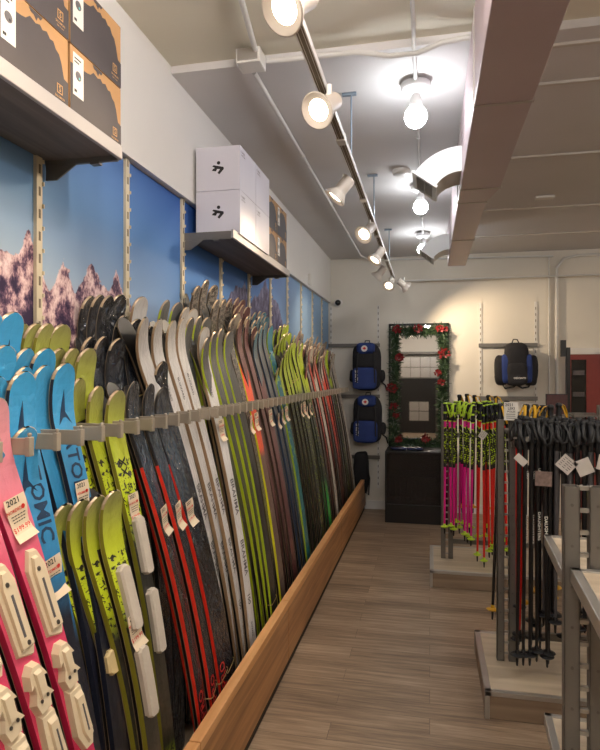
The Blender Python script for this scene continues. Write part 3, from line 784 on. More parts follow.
conduit([(1.39, 7.17, .5), (1.39, 7.17, 2.80), (1.46, 7.17, 2.90), (1.62, 7.17, 2.93), (3.6, 7.17, 2.93)], .016, 'grey conduit climbing the back wall and bending right')
conduit([(1.31, 7.18, .5), (1.31, 7.18, 2.95)], .009, 'thin vertical pipe on back wall left of the conduit')
jb = thing('junction_box', 'white junction box on the ceiling step above the white boxes', 'junction box', (-.77, 2.54, 3.0))
MB().box((-.055, -.05, -.045), (.055, .05, .02)).build('housing', M_white, jb, bevel=.004)
MB().box((-.045, -.056, -.035), (.045, -.05, .012)).build('cover', M_alu, jb)

# duct
dt = thing('air_duct', 'long rectangular grey air duct running along the ceiling', 'duct', (.26, 0, 2.62))
def dbox(name, x0, x1, y0, y1, z0=2.62, z1=2.99):
    mb = MB(); mb.box((x0-.26, y0, z0-2.62), (x1-.26, y1, z1-2.62)); o = mb.build(name, M_duct, dt, bevel=.003)
    return o
dbox('duct_section', .165, .375, -2.6, 2.36); dbox('duct_section', .165, .375, 2.366, 3.42)
mb = MB(); mb.add([(x-.26, y, z-2.62) for x, y, z in ((.165, 3.426, 2.62), (.375, 3.426, 2.62), (.375, 3.426, 2.99), (.165, 3.426, 2.99), (.165, 3.72, 2.63), (.33, 3.72, 2.63), (.33, 3.72, 2.99), (.165, 3.72, 2.99))],
       [(0, 1, 2, 3), (7, 6, 5, 4), (0, 4, 5, 1), (1, 5, 6, 2), (2, 6, 7, 3), (3, 7, 4, 0)]); mb.build('duct_reducer', M_duct, dt)
dbox('duct_section', .165, .33, 3.726, 4.75, 2.63); dbox('duct_section', .165, .33, 4.756, 5.85, 2.63)
M_seam = mat('duct_seam', rgb(176, 168, 162), .4, metal=.3)
for y, x1 in ((2.36, .375), (3.42, .375), (3.72, .33), (4.75, .33)):
    mb = MB().box((.161-.26, y-.004, -.004+(.01 if x1 < .35 else 0)), (x1+.004-.26, y+.010, .37)); mb.build('seam_flange', M_seam, dt)
# curved side outlets with grilles
def elbow(y, label, dy=.25, sc=1.0):
    t = thing('air_outlet', label, 'air outlet', (.165, y, 2.515), 0, 'curved outlets on the duct')
    r0, r1, A = .165*sc, .298*sc, math.radians(54); n = 10
    mb = MB(); vs = []
    for i in range(n+1):
        a = A*i/n
        for r in (r0, r1): vs += [(-math.sin(a)*r, 0, math.cos(a)*r), (-math.sin(a)*r, dy, math.cos(a)*r)]
    fs = []
    for i in range(n):
        o = i*4; fs += [(o, o+2, o+6, o+4), (o+1, o+5, o+7, o+3), (o, o+4, o+5, o+1), (o+2, o+3, o+7, o+6)]
    fs += [(0, 1, 3, 2), (n*4, n*4+2, n*4+3, n*4+1)]
    mb.add(vs, fs); mb.build('curved_duct', M_ductw, t)
    e = Vector((-math.sin(A), 0, math.cos(A))); nn = Vector((-math.cos(A), 0, -math.sin(A))); yy = Vector((0, 1, 0))
    c = e*(r0+r1)/2+yy*dy/2
    Mx = Matrix(((e.x, yy.x, nn.x, c.x), (e.y, yy.y, nn.y, c.y), (e.z, yy.z, nn.z, c.z), (0, 0, 0, 1)))
    wv, hv, b = (r1-r0)/2+.012, dy/2+.012, .026
    mb = MB()
    mb.box((-wv, -hv, 0), (wv, -hv+b, .012), 0, Mx).box((-wv, hv-b, 0), (wv, hv, .012), 0, Mx).box((-wv, -hv+b, 0), (-wv+b, hv-b, .012), 0, Mx).box((wv-b, -hv+b, 0), (wv, hv-b, .012), 0, Mx)
    gr = mb.build('grille_frame', M_ductw, t)
    mb = MB().box((-wv+b, -hv+b, -.004), (wv-b, hv-b, .001), 0, Mx)
    for k in range(8):
        q = -hv+b+(2*hv-2*b)*(k+.5)/8; mb.box((-wv+b, q-.002, .001), (wv-b, q+.002, .009), 1, Mx)
    mb.box((-.003, -hv+b, .001), (.003, hv-b, .011), 1, Mx)
    mb.build('grille', [mat('grille_dark', rgb(96, 98, 108), .6), M_alu], gr)
elbow(3.28, 'nearer curved white air outlet with grille on duct side')
elbow(5.30, 'farther curved white air outlet on duct side by third bulb')

# bare bulbs
M_bulb = emit('bulb_glow', (.93, .97, 1.0, 1), 62.0)
M_bulb2 = emit('fill_bulb_glow', (1.0, .94, .88, 1), 240.0)  # stronger glow, only for the added unseen bulbs
M_bbase = mat('bulb_base', rgb(226, 226, 226), .4)
def bulb(x, y, zc, label, grp='bare bulbs on the ceiling'):
    t = thing('ceiling_bulb', label, 'ceiling lamp', (x, y, zc), 0, grp)
    MB().lathe([(.0, 0), (.070, 0), (.070, -.022), (.060, -.034), (.040, -.045), (.022, -.05), (0, -.05)][::-1], 24).build('ceiling_socket', M_bbase, t, smooth=True)
    MB().lathe([(.018, -.045), (.022, -.06), (.032, -.10), (.034, -.115)], 20).build('bulb_neck', M_bbase, t, smooth=True)
    r = .053; pr = [(r*math.sin(a), -.155-r*math.cos(a)) for a in [PI*k/12*.78 for k in range(13)]]
    pr[0] = (0.0001, pr[0][1])
    MB().lathe(pr, 24).build('bulb_globe', M_bulb2 if 'elsewhere' in grp else M_bulb, t, smooth=True)
bulb(-.065, 2.91, 2.985, 'nearest glowing bare bulb on the white ceiling')
bulb(-.065, 4.48, 2.985, 'second glowing bare bulb, under the curved air outlet')
bulb(-.065, 6.0, 2.985, 'third glowing bare bulb, near the back wall')
for i, (x, y) in enumerate(((-.065, .6), (-.065, -1.4), (2.1, .3), (-.065, 1.35), (2.1, 2.3), (3.9, 1.5), (3.9, 5.2), (2.1, -1.8))):  # unseen bulbs added as fill for the room and near ceiling
    bulb(x, y, 2.985 if y > 2.6 else 3.02, 'unseen fill bulb added on the ceiling outside the aisle, %s' % ORD[i], 'added fill bulbs elsewhere in the shop')

sm = MB().lathe([(0, -.03), (.05, -.03), (.062, -.02), (.064, 0)], 24).build('smoke_detector', M_white, smooth=True, loc=(-.19, 4.16, 3.0))
tag(sm, 'flat round white disc on the ceiling left of the second bulb', 'smoke detector')
fx = MB().box((-.07, -.03, -.02), (.07, .03, 0)).build('ceiling_plate', M_white, loc=(.88, 5.0, 3.0), bevel=.004)
tag(fx, 'small white rectangular plate on ceiling right of the duct', 'ceiling plate')

# track and spotlights
M_track = mat('track_grey', rgb(222, 218, 216), .4)
trk = thing('lighting_track', 'grey lighting track hung below the ceiling over the aisle', 'lighting track', (-.38, 1.2, 2.64))
mb = MB().box((-.017, -1.5, -.012), (.017, 5.25, .014)); mb.box((-.013, -1.5, -.0135), (-.009, 5.25, -.012), 1).box((.009, -1.5, -.0135), (.013, 5.25, -.012), 1)
mb.box((-.006, -1.5, -.0132), (.006, 5.25, -.012), 1)
mb.build('rail', [M_track, M_hole], trk)
for y in (1.42, 2.32, 3.25, 4.2): MB().box((-.02, y-.03, -.020), (.02, y+.03, .016)).build('joiner', M_white, trk, bevel=.003)
M_rod = mat('rod_blue_grey', rgb(140, 156, 172), .4, metal=.4)
for y in (1.76, 3.0, 4.6):
    MB().tube([(0, y, .014), (0, y, .345)], .004, 8).box((-.045, y-.01, .345), (.025, y+.01, .358)).build('hanger_rod', M_rod, trk)
M_lens = emit('spot_lens', (1.0, .84, .64, 1), 9.0)
M_shade = mat('spot_shade', rgb(200, 190, 178), .45)
def spot(y, aim, label, power=26, lit=True, x=-.40, sc=1.0, side=1):
    t = thing('track_spotlight', label, 'spotlight', (x, y, 2.61), 0, 'spotlights on the ceiling track')
    A = Vector(aim).normalized(); q = Vector((0, 0, -1)).rotation_difference(A).to_matrix().to_4x4()
    MB().tube([(.012, 0, .018), (.012, 0, -.01), (0, 0, -.04)], .010, 10).build('stem', M_white, t, smooth=True)
    C0 = Matrix.Translation((0, 0, -.055)) @ q @ Matrix.Diagonal((sc, sc, sc, 1))
    MB().lathe([(.0, .065), (.030, .065), (.034, .055), (.034, -.012), (.040, -.022)], 22, C0).build('lamp_housing', M_shade, t, smooth=True)
    sh_ = MB().lathe([(.026, -.012), (.040, -.022), (.060, -.052), (.064, -.062), (.060, -.064), (.047, -.056), (.040, -.052)], 26, C0).build('lamp_shade', M_shade, t, smooth=True)
    MB().lathe([(.0001, -.058), (.030, -.056), (.041, -.051), (.041, -.045), (.0001, -.040)], 22, C0).build('lens', M_lens if lit else M_white, sh_, smooth=True)
    if power > 0:
        l = bpy.data.lights.new('spot_beam', 'SPOT'); l.energy = power*.55; l.color = (1.0, .77, .52); l.spot_size = math.radians(95); l.spot_blend = .7; l.shadow_soft_size = .035
        lo = bpy.data.objects.new('beam', l); C.objects.link(lo); lo.parent = t
        lo.matrix_local = C0 @ Matrix.Translation((0, 0, -.075))
spot(1.50, (-.42, -.62, -.62), 'lit track spotlight nearest the camera at top edge', 36, x=-.335)
spot(2.10, (-.38, -.72, -.56), 'second lit track spotlight facing the camera', 34, x=-.36)
spot(3.05, (-.62, -.08, -.75), 'white spotlight turned down to the skis, third along track', 34, x=-.44)
spot(3.97, (-.42, -.66, -.62), 'fourth track spotlight, lit and facing left', 32)
spot(4.80, (-.52, -.30, -.80), 'fifth track spotlight, tilted down to the skis', 30)
spot(5.62, (-.65, .1, -.75), 'sixth track spotlight, small and turned toward the left wall', 30, x=-.45)
spot(6.28, (-.25, -.72, -.65), 'seventh track spotlight, lit, at the far end', 24)
spot(6.40, (.80, .45, -.62), 'white spotlight at far track end turned right', 150, x=-.28)
spot(.75, (-.6, .10, -.75), 'track spotlight above the camera', 16)
spot(.05, (-.6, .25, -.75), 'track spotlight behind the camera', 30)

# ---------------------------------------------------------------- back wall things
M_blk = mat('black_fabric', rgb(30, 29, 33), .8, bump=.4, bscale=60)
M_navy = mat('blue_fabric', rgb(30, 54, 118), .7, var=.08, scale=12, bump=.3, bscale=50)
M_strap = mat('strap_black', rgb(22, 22, 24), .6)
def leaf(mb, cx_, cz, r, fn, mi=0):
    o = [(0, 1), (.18, .62), (.38, .72), (.32, .30), (.62, .52), (.68, .34), (.95, .30), (.82, .08), (.95, -.05), (.45, -.38), (.50, -.55), (.08, -.48), (.06, -1), (-.06, -1), (-.08, -.48), (-.50, -.55), (-.45, -.38), (-.95, -.05), (-.82, .08), (-.95, .30), (-.68, .34), (-.62, .52), (-.32, .30), (-.38, .72), (-.18, .62)]
    mb.add([fn(cx_+a*r, cz+b*r, 0) for a, b in [(0, 0)]+o], [(0, k, k % 25+1) for k in range(1, 26)], mi)
def backpack(cx_, top, label, small=False):
    t = thing('backpack', label, 'backpack', (cx_, BY-.04, top-.56), 0, 'blue and black team backpacks on the back wall')
    MB().soft((0, -.11, .26), (.165, .10, .27), .45, 28, 20, 0, .012).build('pack_body', M_blk, t, smooth=True)
    MB().soft((-.02, -.20, .13), (.14, .055, .125), .35, 24, 16, 0, .006).build('front_pocket', M_navy, t, smooth=True)
    lid = MB().soft((-.005, -.18, .48), (.105, .075, .065), .55, 24, 14, 0, .008).build('lid', M_navy, t, smooth=True)
    MB().soft((0, -.185, .34), (.13, .04, .085), .4, 20, 12, 0, .012).build('mesh_panel', M_blk, t, smooth=True)
    mb = MB(); fn = lambda a, b, h: (a, -.262-h, b)
    mb.add([fn(-.015+.036*math.cos(q*PI/10), .475+.036*math.sin(q*PI/10), 0) for q in range(20)], [tuple(range(20))], 0)
    leaf(mb, -.015, .475, .022, lambda a, b, h: fn(a, b, .001), 1)
    mb.build('badge', [M_whitep, M_tagred], lid)
    mb = MB().text('ALPINE', .045, lambda a, b, h: (-.105-b, -.258, .155+a), 0); mb.build('lettering', M_whitep, t)
    for s_ in (-1, 1):
        MB().soft((s_*.17, -.10, .16), (.035, .06, .07), .6, 14, 10, 0, .01).build('side_pocket', M_blk, t, smooth=True)
        MB().tube([(s_*.09, -.235, .44), (s_*.10, -.248, .34), (s_*.10, -.262, .24), (s_*.105, -.262, .08)], .008, 6, flat=.4).build('compression_strap', M_strap, t)
    MB().tube([(-.03, -.10, .52), (-.025, -.06, .575), (.025, -.06, .575), (.03, -.10, .52)], .007, 6).build('handle', M_strap, t)
    MB().tube([(.15, -.06, .10), (.21, -.05, .05), (.23, -.05, -.02)], .010, 6).build('hip_belt', M_strap, t)
    return t
backpack(-.72, 1.99, 'blue and black backpack with maple badge, upper of two')
backpack(-.71, 1.375, 'blue and black backpack with maple badge, lower of two')
# lone backpack
t = thing('backpack', 'black backpack with blue side stripes hanging alone near the doorway', 'backpack', (.94, BY-.04, 1.47))
MB().soft((0, -.12, .25), (.13, .11, .24), .5, 28, 20, 0, .01).build('pack_body', M_blk, t, smooth=True)
MB().soft((0, -.21, .14), (.105, .05, .12), .4, 24, 14, 0, .008).build('front_pocket', M_blk, t, smooth=True)
for s_ in (-1, 1):
    MB().soft((s_*.155, -.11, .18), (.075, .085, .17), .6, 20, 16, 0, .012).build('side_pocket', M_blk, t, smooth=True)
    MB().soft((s_*.115, -.16, .20), (.045, .06, .16), .45, 18, 14, 0, .006).build('blue_panel', M_navy, t, smooth=True)
MB().tube([(-.05, -.08, .46), (-.02, -.05, .53), (.02, -.05, .53), (.05, -.08, .46)], .007, 6).build('handle', M_strap, t)
MB().tube([(-.15, -.08, .04), (-.12, -.16, -.02), (-.03, -.17, 0), (.0, -.15, .02), (.06, -.17, -.015), (.13, -.14, .0), (.15, -.10, .04)], .010, 6).build('hip_belt', M_strap, t)
mb = MB().text('DESCENTE', .026, lambda a, b, h: (.02+a, -.262, .095+b), 0); mb.build('lettering', M_whitep, t)
# black bag low at left
t = thing('shoulder_bag', 'black fabric bag hanging low on the back wall beside ski trough', 'bag', (-.79, BY-.04, .18))
MB().soft((0, -.08, .27), (.095, .075, .24), .6, 24, 18, 0, .02).build('bag_body', M_blk, t, smooth=True)
MB().tube([(.05, -.08, .42), (.095, -.06, .20), (.085, -.06, .0), (.03, -.08, .06)], .009, 6).build('strap', M_strap, t)
t = MB().box((WX+.035, 5.80, 2.49), (WX+.065, 5.87, 2.60)).build('wall_sensor', M_white, bevel=.003)
tag(t, 'small white box on the upper left wall near the back corner', 'sensor')
# camera dome
t = thing('security_camera', 'small black dome camera on the back wall near the corner', 'security camera', (-1.08, BY, 2.47))
MB().lathe([(0, 0), (.05, 0), (.05, .02), (.03, .03)], 20, Matrix.Rotation(PI/2, 4, 'X')).build('mount', M_white, t, smooth=True)
MB().soft((0, -.045, 0), (.036, .036, .036), 1, 18, 12).build('dome', mat('camera_black', rgb(28, 28, 32), .2), t, smooth=True)
cb = MB().tube([(-1.19, BY-.01, 2.75), (-1.20, BY-.01, 2.60), (-1.17, BY-.01, 2.47), (-1.12, BY-.01, 2.45)], .004, 6).build('cable', M_white)
tag(cb, 'thin white cable curling from the corner to the dome camera', 'cable')

# mirror with garland
M_mir = mat('mirror_glass', rgb(225, 225, 225), .02, metal=1.0)
mx0, mx1, mz0, mz1 = -.475, .22, .75, 2.205
mi = thing('wall_mirror', 'tall black framed mirror on the back wall, wreathed in garland', 'mirror', ((mx0+mx1)/2, BY, mz0))
hw_ = (mx1-mx0)/2; hh_ = mz1-mz0
MB().box((-hw_+.02, -.018, .02), (hw_-.02, -.004, hh_-.02)).build('mirror_glass', M_mir, mi)
M_frame = mat('black_frame', rgb(20, 19, 20), .35)
MB().box((-hw_, -.035, 0), (-hw_+.025, -.001, hh_)).box((hw_-.025, -.035, 0), (hw_, -.001, hh_)).box((-hw_, -.035, hh_-.025), (hw_, -.001, hh_)).box((-hw_, -.035, 0), (hw_, -.001, .025)).build('frame', M_frame, mi)
M_pine = mat('pine_green', rgb(36, 62, 38), .6, var=.35, scale=14)
M_pine2 = mat('pine_light', rgb(74, 100, 62), .6, var=.2, scale=20)
M_snowg = mat('silver_needle', rgb(150, 160, 150), .5)
gl = thing('christmas_garland', 'green pine garland with red flowers draped around the black mirror', 'garland', ((mx0+mx1)/2, BY-.06, mz0))
rnd = random.Random(3); mb = MB()
path = []
xi = hw_-.065
pts = [(-xi, .04), (-xi, .5), (-xi+.01, 1.0), (-xi, hh_-.07), (-.15, hh_-.09), (0, hh_-.10), (.15, hh_-.09), (xi, hh_-.07), (xi, 1.0), (xi-.01, .5), (xi, .04), (.15, .04), (-.15, .04), (-xi, .04)]
for a, b in zip(pts, pts[1:]):
    n = max(2, int(math.hypot(a[0]-b[0], a[1]-b[1])/.012))
    for k in range(n): path.append((a[0]+(b[0]-a[0])*k/n, a[1]+(b[1]-a[1])*k/n))
for (x, z) in path:
    for q in range(20):
        a = rnd.uniform(0, 2*PI); e = rnd.uniform(-.5, .5); L = rnd.uniform(.04, .09)
        d = Vector((math.cos(a), -abs(math.sin(e))*1.1-.1, math.sin(a))).normalized()
        p = Vector((x+rnd.uniform(-.025, .025), -rnd.uniform(0, .035), z+rnd.uniform(-.025, .025)))
        sd_ = d.cross(Vector((rnd.uniform(-1, 1), rnd.uniform(-1, 1), rnd.uniform(-1, 1)))).normalized()*rnd.uniform(.003, .006)
        mmi = 0 if rnd.random() < .62 else (1 if rnd.random() < .85 else 2)
        mb.add([p-sd_, p+sd_, p+d*L+sd_*.3, p+d*L-sd_*.3], [(0, 1, 2, 3)], mmi)
mb.build('pine_needles', [M_pine, M_pine2, M_snowg], gl)
M_flow = mat('red_flower', rgb(132, 18, 24), .5, var=.3, scale=25)
def flower(x, z, r):
    mb = MB()
    for q in range(34):
        a = rnd.uniform(0, 2*PI); rr = r*math.sqrt(rnd.random()); c = Vector((x+math.cos(a)*rr, -.065-rnd.uniform(0, .03), z+math.sin(a)*rr*.85))
        if q % 3 == 0: mb.soft(c, (.009, .009, .009), 1, 8, 6)
        else:
            d = Vector((math.cos(a), -.35, math.sin(a))).normalized()*r*.5; s_ = d.cross(Vector((0, 1, 0))).normalized()*r*.22
            mb.add([c-d*.3, c+s_+d*.3, c+d, c-s_+d*.3], [(0, 1, 2, 3)])
    mb.build('red_flower', M_flow, gl)
for (px, py, r) in ((397, 330, .06), (418, 329, .06), (440, 329, .055), (400, 357, .06), (444, 354, .075), (438, 373, .045), (441, 382, .045), (392, 388, .07), (394, 406, .055), (396, 415, .04), (399, 439, .05), (426, 438, .055), (445, 330, .04)):
    a = (px-300)/600; th = math.atan(a)-math.radians(12.2); X = 7.14*math.tan(th); d = -X*.2113+7.14*.9774; Z = 1.6+(375-py)*d/600
    flower(X-(mx0+mx1)/2, Z-mz0, r*.78)
lg = MB().box((-.40, BY-.16, .70), (.32, BY-.001, .745)).build('window_sill', M_white, bevel=.004)
tag(lg, 'white ledge on the back wall just below the mirror', 'ledge')

# display cabinet
M_glassb = mat('dark_glass', rgb(18, 16, 17), .06, spec=.6)
M_cab = mat('cabinet_black', rgb(26, 23, 22), .4)
cx0, cx1, cy0, cy1, cz = -.475, .26, 6.56, 7.02, .755
cb = thing('display_cabinet', 'low black cabinet with a dark glass front below the mirror', 'cabinet', ((cx0+cx1)/2, (cy0+cy1)/2, 0))
w2, d2 = (cx1-cx0)/2, (cy1-cy0)/2
mb = MB().box((-w2, -d2, .0), (w2, d2, .20))            # plinth
mb.box((-w2, -d2+.0, .20), (-w2+.018, d2, cz)).box((w2-.018, -d2, .20), (w2, d2, cz)).box((-w2+.018, d2-.015, .20), (w2-.018, d2, cz)).box((-w2, -d2, cz), (w2, d2, cz+.018))
mb.build('cabinet_body', M_cab, cb, bevel=.003)
m, nt, b = new_mat('tinted_glass'); b.inputs['Base Color'].default_value = rgb(120, 112, 108); b.inputs['Roughness'].default_value = .03; b.inputs['Transmission Weight'].default_value = .85; b.inputs['IOR'].default_value = 1.2; b.inputs['Specular IOR Level'].default_value = .8
MB().box((-w2+.018, -d2+.004, .205), (w2-.018, -d2+.009, cz-.004)).build('glass_front', m, cb)
MB().box((-w2+.018, -d2+.03, .50), (w2-.018, d2-.016, .508)).build('shelf', M_cab, cb)
M_dim = mat('dull_grey_metal', rgb(92, 84, 84), .4, metal=.4)
for i in range(7):  # rods added in place of pole-like reflections in the glass front
    x = cx0+.10+i*.055
    o = MB().tube([(x, 6.72, .216), (x+random.uniform(-.02, .03), 6.72, .43)], .008, 6).build('reflection_rod', M_dim)
    tag(o, 'slim rod added for a reflected line in dark cabinet, %s from left' % ORD[i], 'rod', 'reflection rods in the dark cabinet')
for i, x in enumerate((-.33, -.16)):
    t = thing('goggles', 'dark navy goggles on the black cabinet, %s' % ('left one' if i == 0 else 'right one'), 'goggles', (x, 6.70, cz+.02), 0, 'goggles on the cabinet')
    mb = MB(); mb.soft((0, 0, .018), (.095, .05, .018), .6, 24, 12); mb.build('lens', mat('goggle_lens', rgb(44, 52, 92), .15, coat=1), t, smooth=True)
    MB().tube([(-.09, .02, .025), (-.07, .10, .02), (0, .13, .02), (.07, .10, .02), (.09, .02, .025)], .014, 6, flat=.3).build('strap', M_blk, t)

# doorway and black post right of the back wall
M_reddoor = mat('red_door', rgb(134, 52, 44), .5, var=.05)
d = MB(); d.box((1.49, BY-.03, 0), (1.54, BY, 1.83)).box((1.70, BY-.03, 0), (1.86, BY, 1.83)).box((1.54, BY-.03, 1.77), (1.70, BY, 1.83)).box((1.54, BY-.03, .0), (1.70, BY, .9)).box((1.86, BY-.02, 0), (2.5, BY, 1.83))
do = bpy.data.objects.new('door_1', None); C.objects.link(do); do.location = (1.7, BY, 0); struct(do)
off(d, (1.7, BY, 0)).build('door_frame', M_reddoor, do)
off(MB().box((1.54, BY-.012, .9), (1.70, BY-.004, 1.77)), (1.7, BY, 0)).build('door_pane', M_glassb, do)
mb = MB()
for z in (1.12, 1.36, 1.60): mb.box((1.56, BY-.02, z), (1.68, BY-.012, z+.05))
off(mb, (1.7, BY, 0)).build('pane_shelves', M_dim, do)
slab('trim_9', (1.47, BY-.04, 1.83), (2.6, BY, 1.90), M_wallw)
bp = thing('black_upright', 'black slotted upright standing at the doorway edge', 'upright', (1.47, 7.0, 0))
MB().box((-.02, -.03, 0), (.02, .03, 1.90)).build('post', M_frame, bp, bevel=.003)
MB().box((-.075, -.02, 1.80), (-.02, .02, 1.98)).build('hook_plate', M_frame, bp, bevel=.003)
sg = thing('standing_card', 'small dark red card sign standing behind the black poles', 'sign', (.95, 4.9, 1.30))
MB().box((-.075, -.006, 0), (.075, .006, .15)).build('card', mat('card_maroon', rgb(84, 50, 50), .5, var=.2, scale=30), sg)
MB().box((-.08, -.008, 0), (-.075, .008, .155)).box((.075, -.008, 0), (.08, .008, .155)).box((-.08, -.008, .15), (.08, .008, .155)).build('frame', M_frame, sg)

# ---------------------------------------------------------------- gondola racks
def upright(par, x, y=0.0, z0=.13, z1=1.37, wf=.036, gap=.022):
    mb = MB(); w = wf
    for s_ in (-1, 1):
        a, b = (-(gap/2+w), -gap/2) if s_ < 0 else (gap/2, gap/2+w)
        mb.box((x+a, y-.02, z0), (x+b, y-.016, z1)); mb.box((x+a, y+.016, z0), (x+b, y+.02, z1))
        mb.box((x+a, y-.02, z0), (x+a+.003, y+.02, z1)); mb.box((x+b-.003, y-.02, z0), (x+b, y+.02, z1))
        z = z0+.05
        while z < z1-.03:
            mb.lathe([(.004, 0), (.004, .0012)], 8, Matrix.Translation((x+(a+b)/2, y-.02, z)) @ Matrix.Rotation(PI/2, 4, 'X'), 1); z += .10
    z = z0+.03
    while z < z1:
        mb.box((x-gap/2, y-.006, z), (x+gap/2, y+.006, z+.010), 2); z += .055
    for q in (-.4, .4): mb.tube([(x+q*.03, y-.022, z1+.004), (x+q*.03+.012, y+.022, z1-.002)], .002, 5, 2)
    mb.add([], [])
    return mb.build('upright', [M_steel, M_screw, M_alu], par)
def gondola(x, y, rz, length, label, shelves=(), d=.345, bars=True, side_off=.135, top=1.37):
    t = thing('display_rack', label, 'display rack', (x, y, 0), rz, 'freestanding pole racks along the aisle')
    x0, x1 = -side_off, length
    MB().box((x0+.03, -d+.03, .095), (x1-.03, d-.03, .128)).build('deck', M_deck, t)
    b = .022
    mb = MB()
    mb.box((x0, -d, .108), (x1, -d+b+.008, .13)).box((x0, d-b-.008, .108), (x1, d, .13)).box((x0, -d, .108), (x0+b+.008, d, .13)).box((x1-b-.008, -d, .108), (x1, d, .13))
    for (a, c) in ((x0, -d), (x1-b, -d), (x0, d-b), (x1-b, d-b)): mb.box((a, c, 0), (a+b, c+b, .108))
    mb.build('base_trim', M_alu, t, bevel=.002)
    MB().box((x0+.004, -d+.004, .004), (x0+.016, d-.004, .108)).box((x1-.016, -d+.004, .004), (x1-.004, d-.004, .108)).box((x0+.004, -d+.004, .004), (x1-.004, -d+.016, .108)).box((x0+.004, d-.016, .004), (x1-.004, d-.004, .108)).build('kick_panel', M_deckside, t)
    upright(t, 0, z1=top); upright(t, length-.135, z1=top)
    if bars:
        for z in (.25, 1.10): MB().box((.02, -.012, z), (length-.155, .012, z+.035)).build('cross_bar', M_steel, t)
    for (s_, z) in shelves:
        ya, yb = (-d+.02, -.03) if s_ < 0 else (.03, d-.02)
        mb = MB().box((-.035, ya, z-.035), (length-.16, ya+.02, z)).box((-.035, yb-.02, z-.035), (length-.16, yb, z)).box((-.035, ya, z-.035), (-.012, yb, z)).box((length-.18, ya, z-.035), (length-.16, yb, z))
        sf = mb.build('shelf_frame', M_alu, t, bevel=.002)
        MB().box((-.012, ya+.02, z-.02), (length-.18, yb-.02, z-.004)).build('shelf_board', M_deck, sf)
    return t
g1 = gondola(.135, 4.97, 0, 1.3, 'far pole rack with pink and red ski poles')
g2 = gondola(.386, 3.255, 0, 1.3, 'middle pole rack loaded with black ski poles')
g3 = gondola(.372, 1.60, math.radians(-3.2), 1.3, 'nearest grey rack at the right edge with empty shelves', shelves=((1, 1.08), (1, .50), (-1, 1.13), (-1, .62)), bars=True, d=.50, side_off=.04, top=1.325)
# faceout arms that carry the poles
for gg, lst in ((g1, [(.03, -.16), (.03, .16), (.5, -.16), (.5, .16), (.9, -.16)]), (g2, [(.06, -.16), (.40, -.16), (.75, -.16), (.06, .16), (.5, .16), (.8, .16)])):
    for (x, y) in lst:
        yy = y; MB().box((x, min(0, yy*1.5), 1.285), (x+.014, max(0, yy*1.5), 1.305)).build('arm', M_steel, gg)
    for yy in (-.10, -.20, .10, .20):
        MB().box((.01, yy-.005, 1.290), (1.15, yy+.005, 1.300)).build('hanging_bar', M_steel, gg)

# ---------------------------------------------------------------- ski poles
M_lime = mat('lime_plastic', rgb(186, 220, 50), .45)
M_blkp = mat('black_plastic', rgb(24, 24, 26), .4)
M_ylw = mat('yellow_plastic', rgb(226, 172, 30), .45)
M_grip = mat('grip_rubber', rgb(22, 22, 25), .5)
def patmat(name, c0, c1, s):
    m, nt, b = new_mat(name); tc = nt.nodes.new('ShaderNodeTexCoord'); n = nt.nodes.new('ShaderNodeTexVoronoi'); n.inputs['Scale'].default_value = s
    nt.links.new(tc.outputs['Object'], n.inputs['Vector'])
    r = nt.nodes.new('ShaderNodeValToRGB'); r.color_ramp.interpolation = 'CONSTANT'; r.color_ramp.elements[0].color = c0; r.color_ramp.elements[1].color = c1; r.color_ramp.elements[1].position = .40
    nt.links.new(n.outputs['Distance'], r.inputs['Fac']); nt.links.new(r.outputs['Color'], b.inputs['Base Color']); b.inputs['Roughness'].default_value = .35
    return m
M_dots = patmat('lime_black_dots', rgb(190, 220, 40), rgb(22, 24, 22), 70)
M_pinkp = mat('magenta_shaft', rgb(226, 22, 140), .3, coat=.4)
M_redp = mat('red_shaft', rgb(222, 30, 24), .3, coat=.4)
M_blks = mat('black_shaft', rgb(20, 20, 22), .35, coat=.15)
M_greys = mat('grey_shaft', rgb(78, 76, 78), .35, coat=.3)
PC = {}
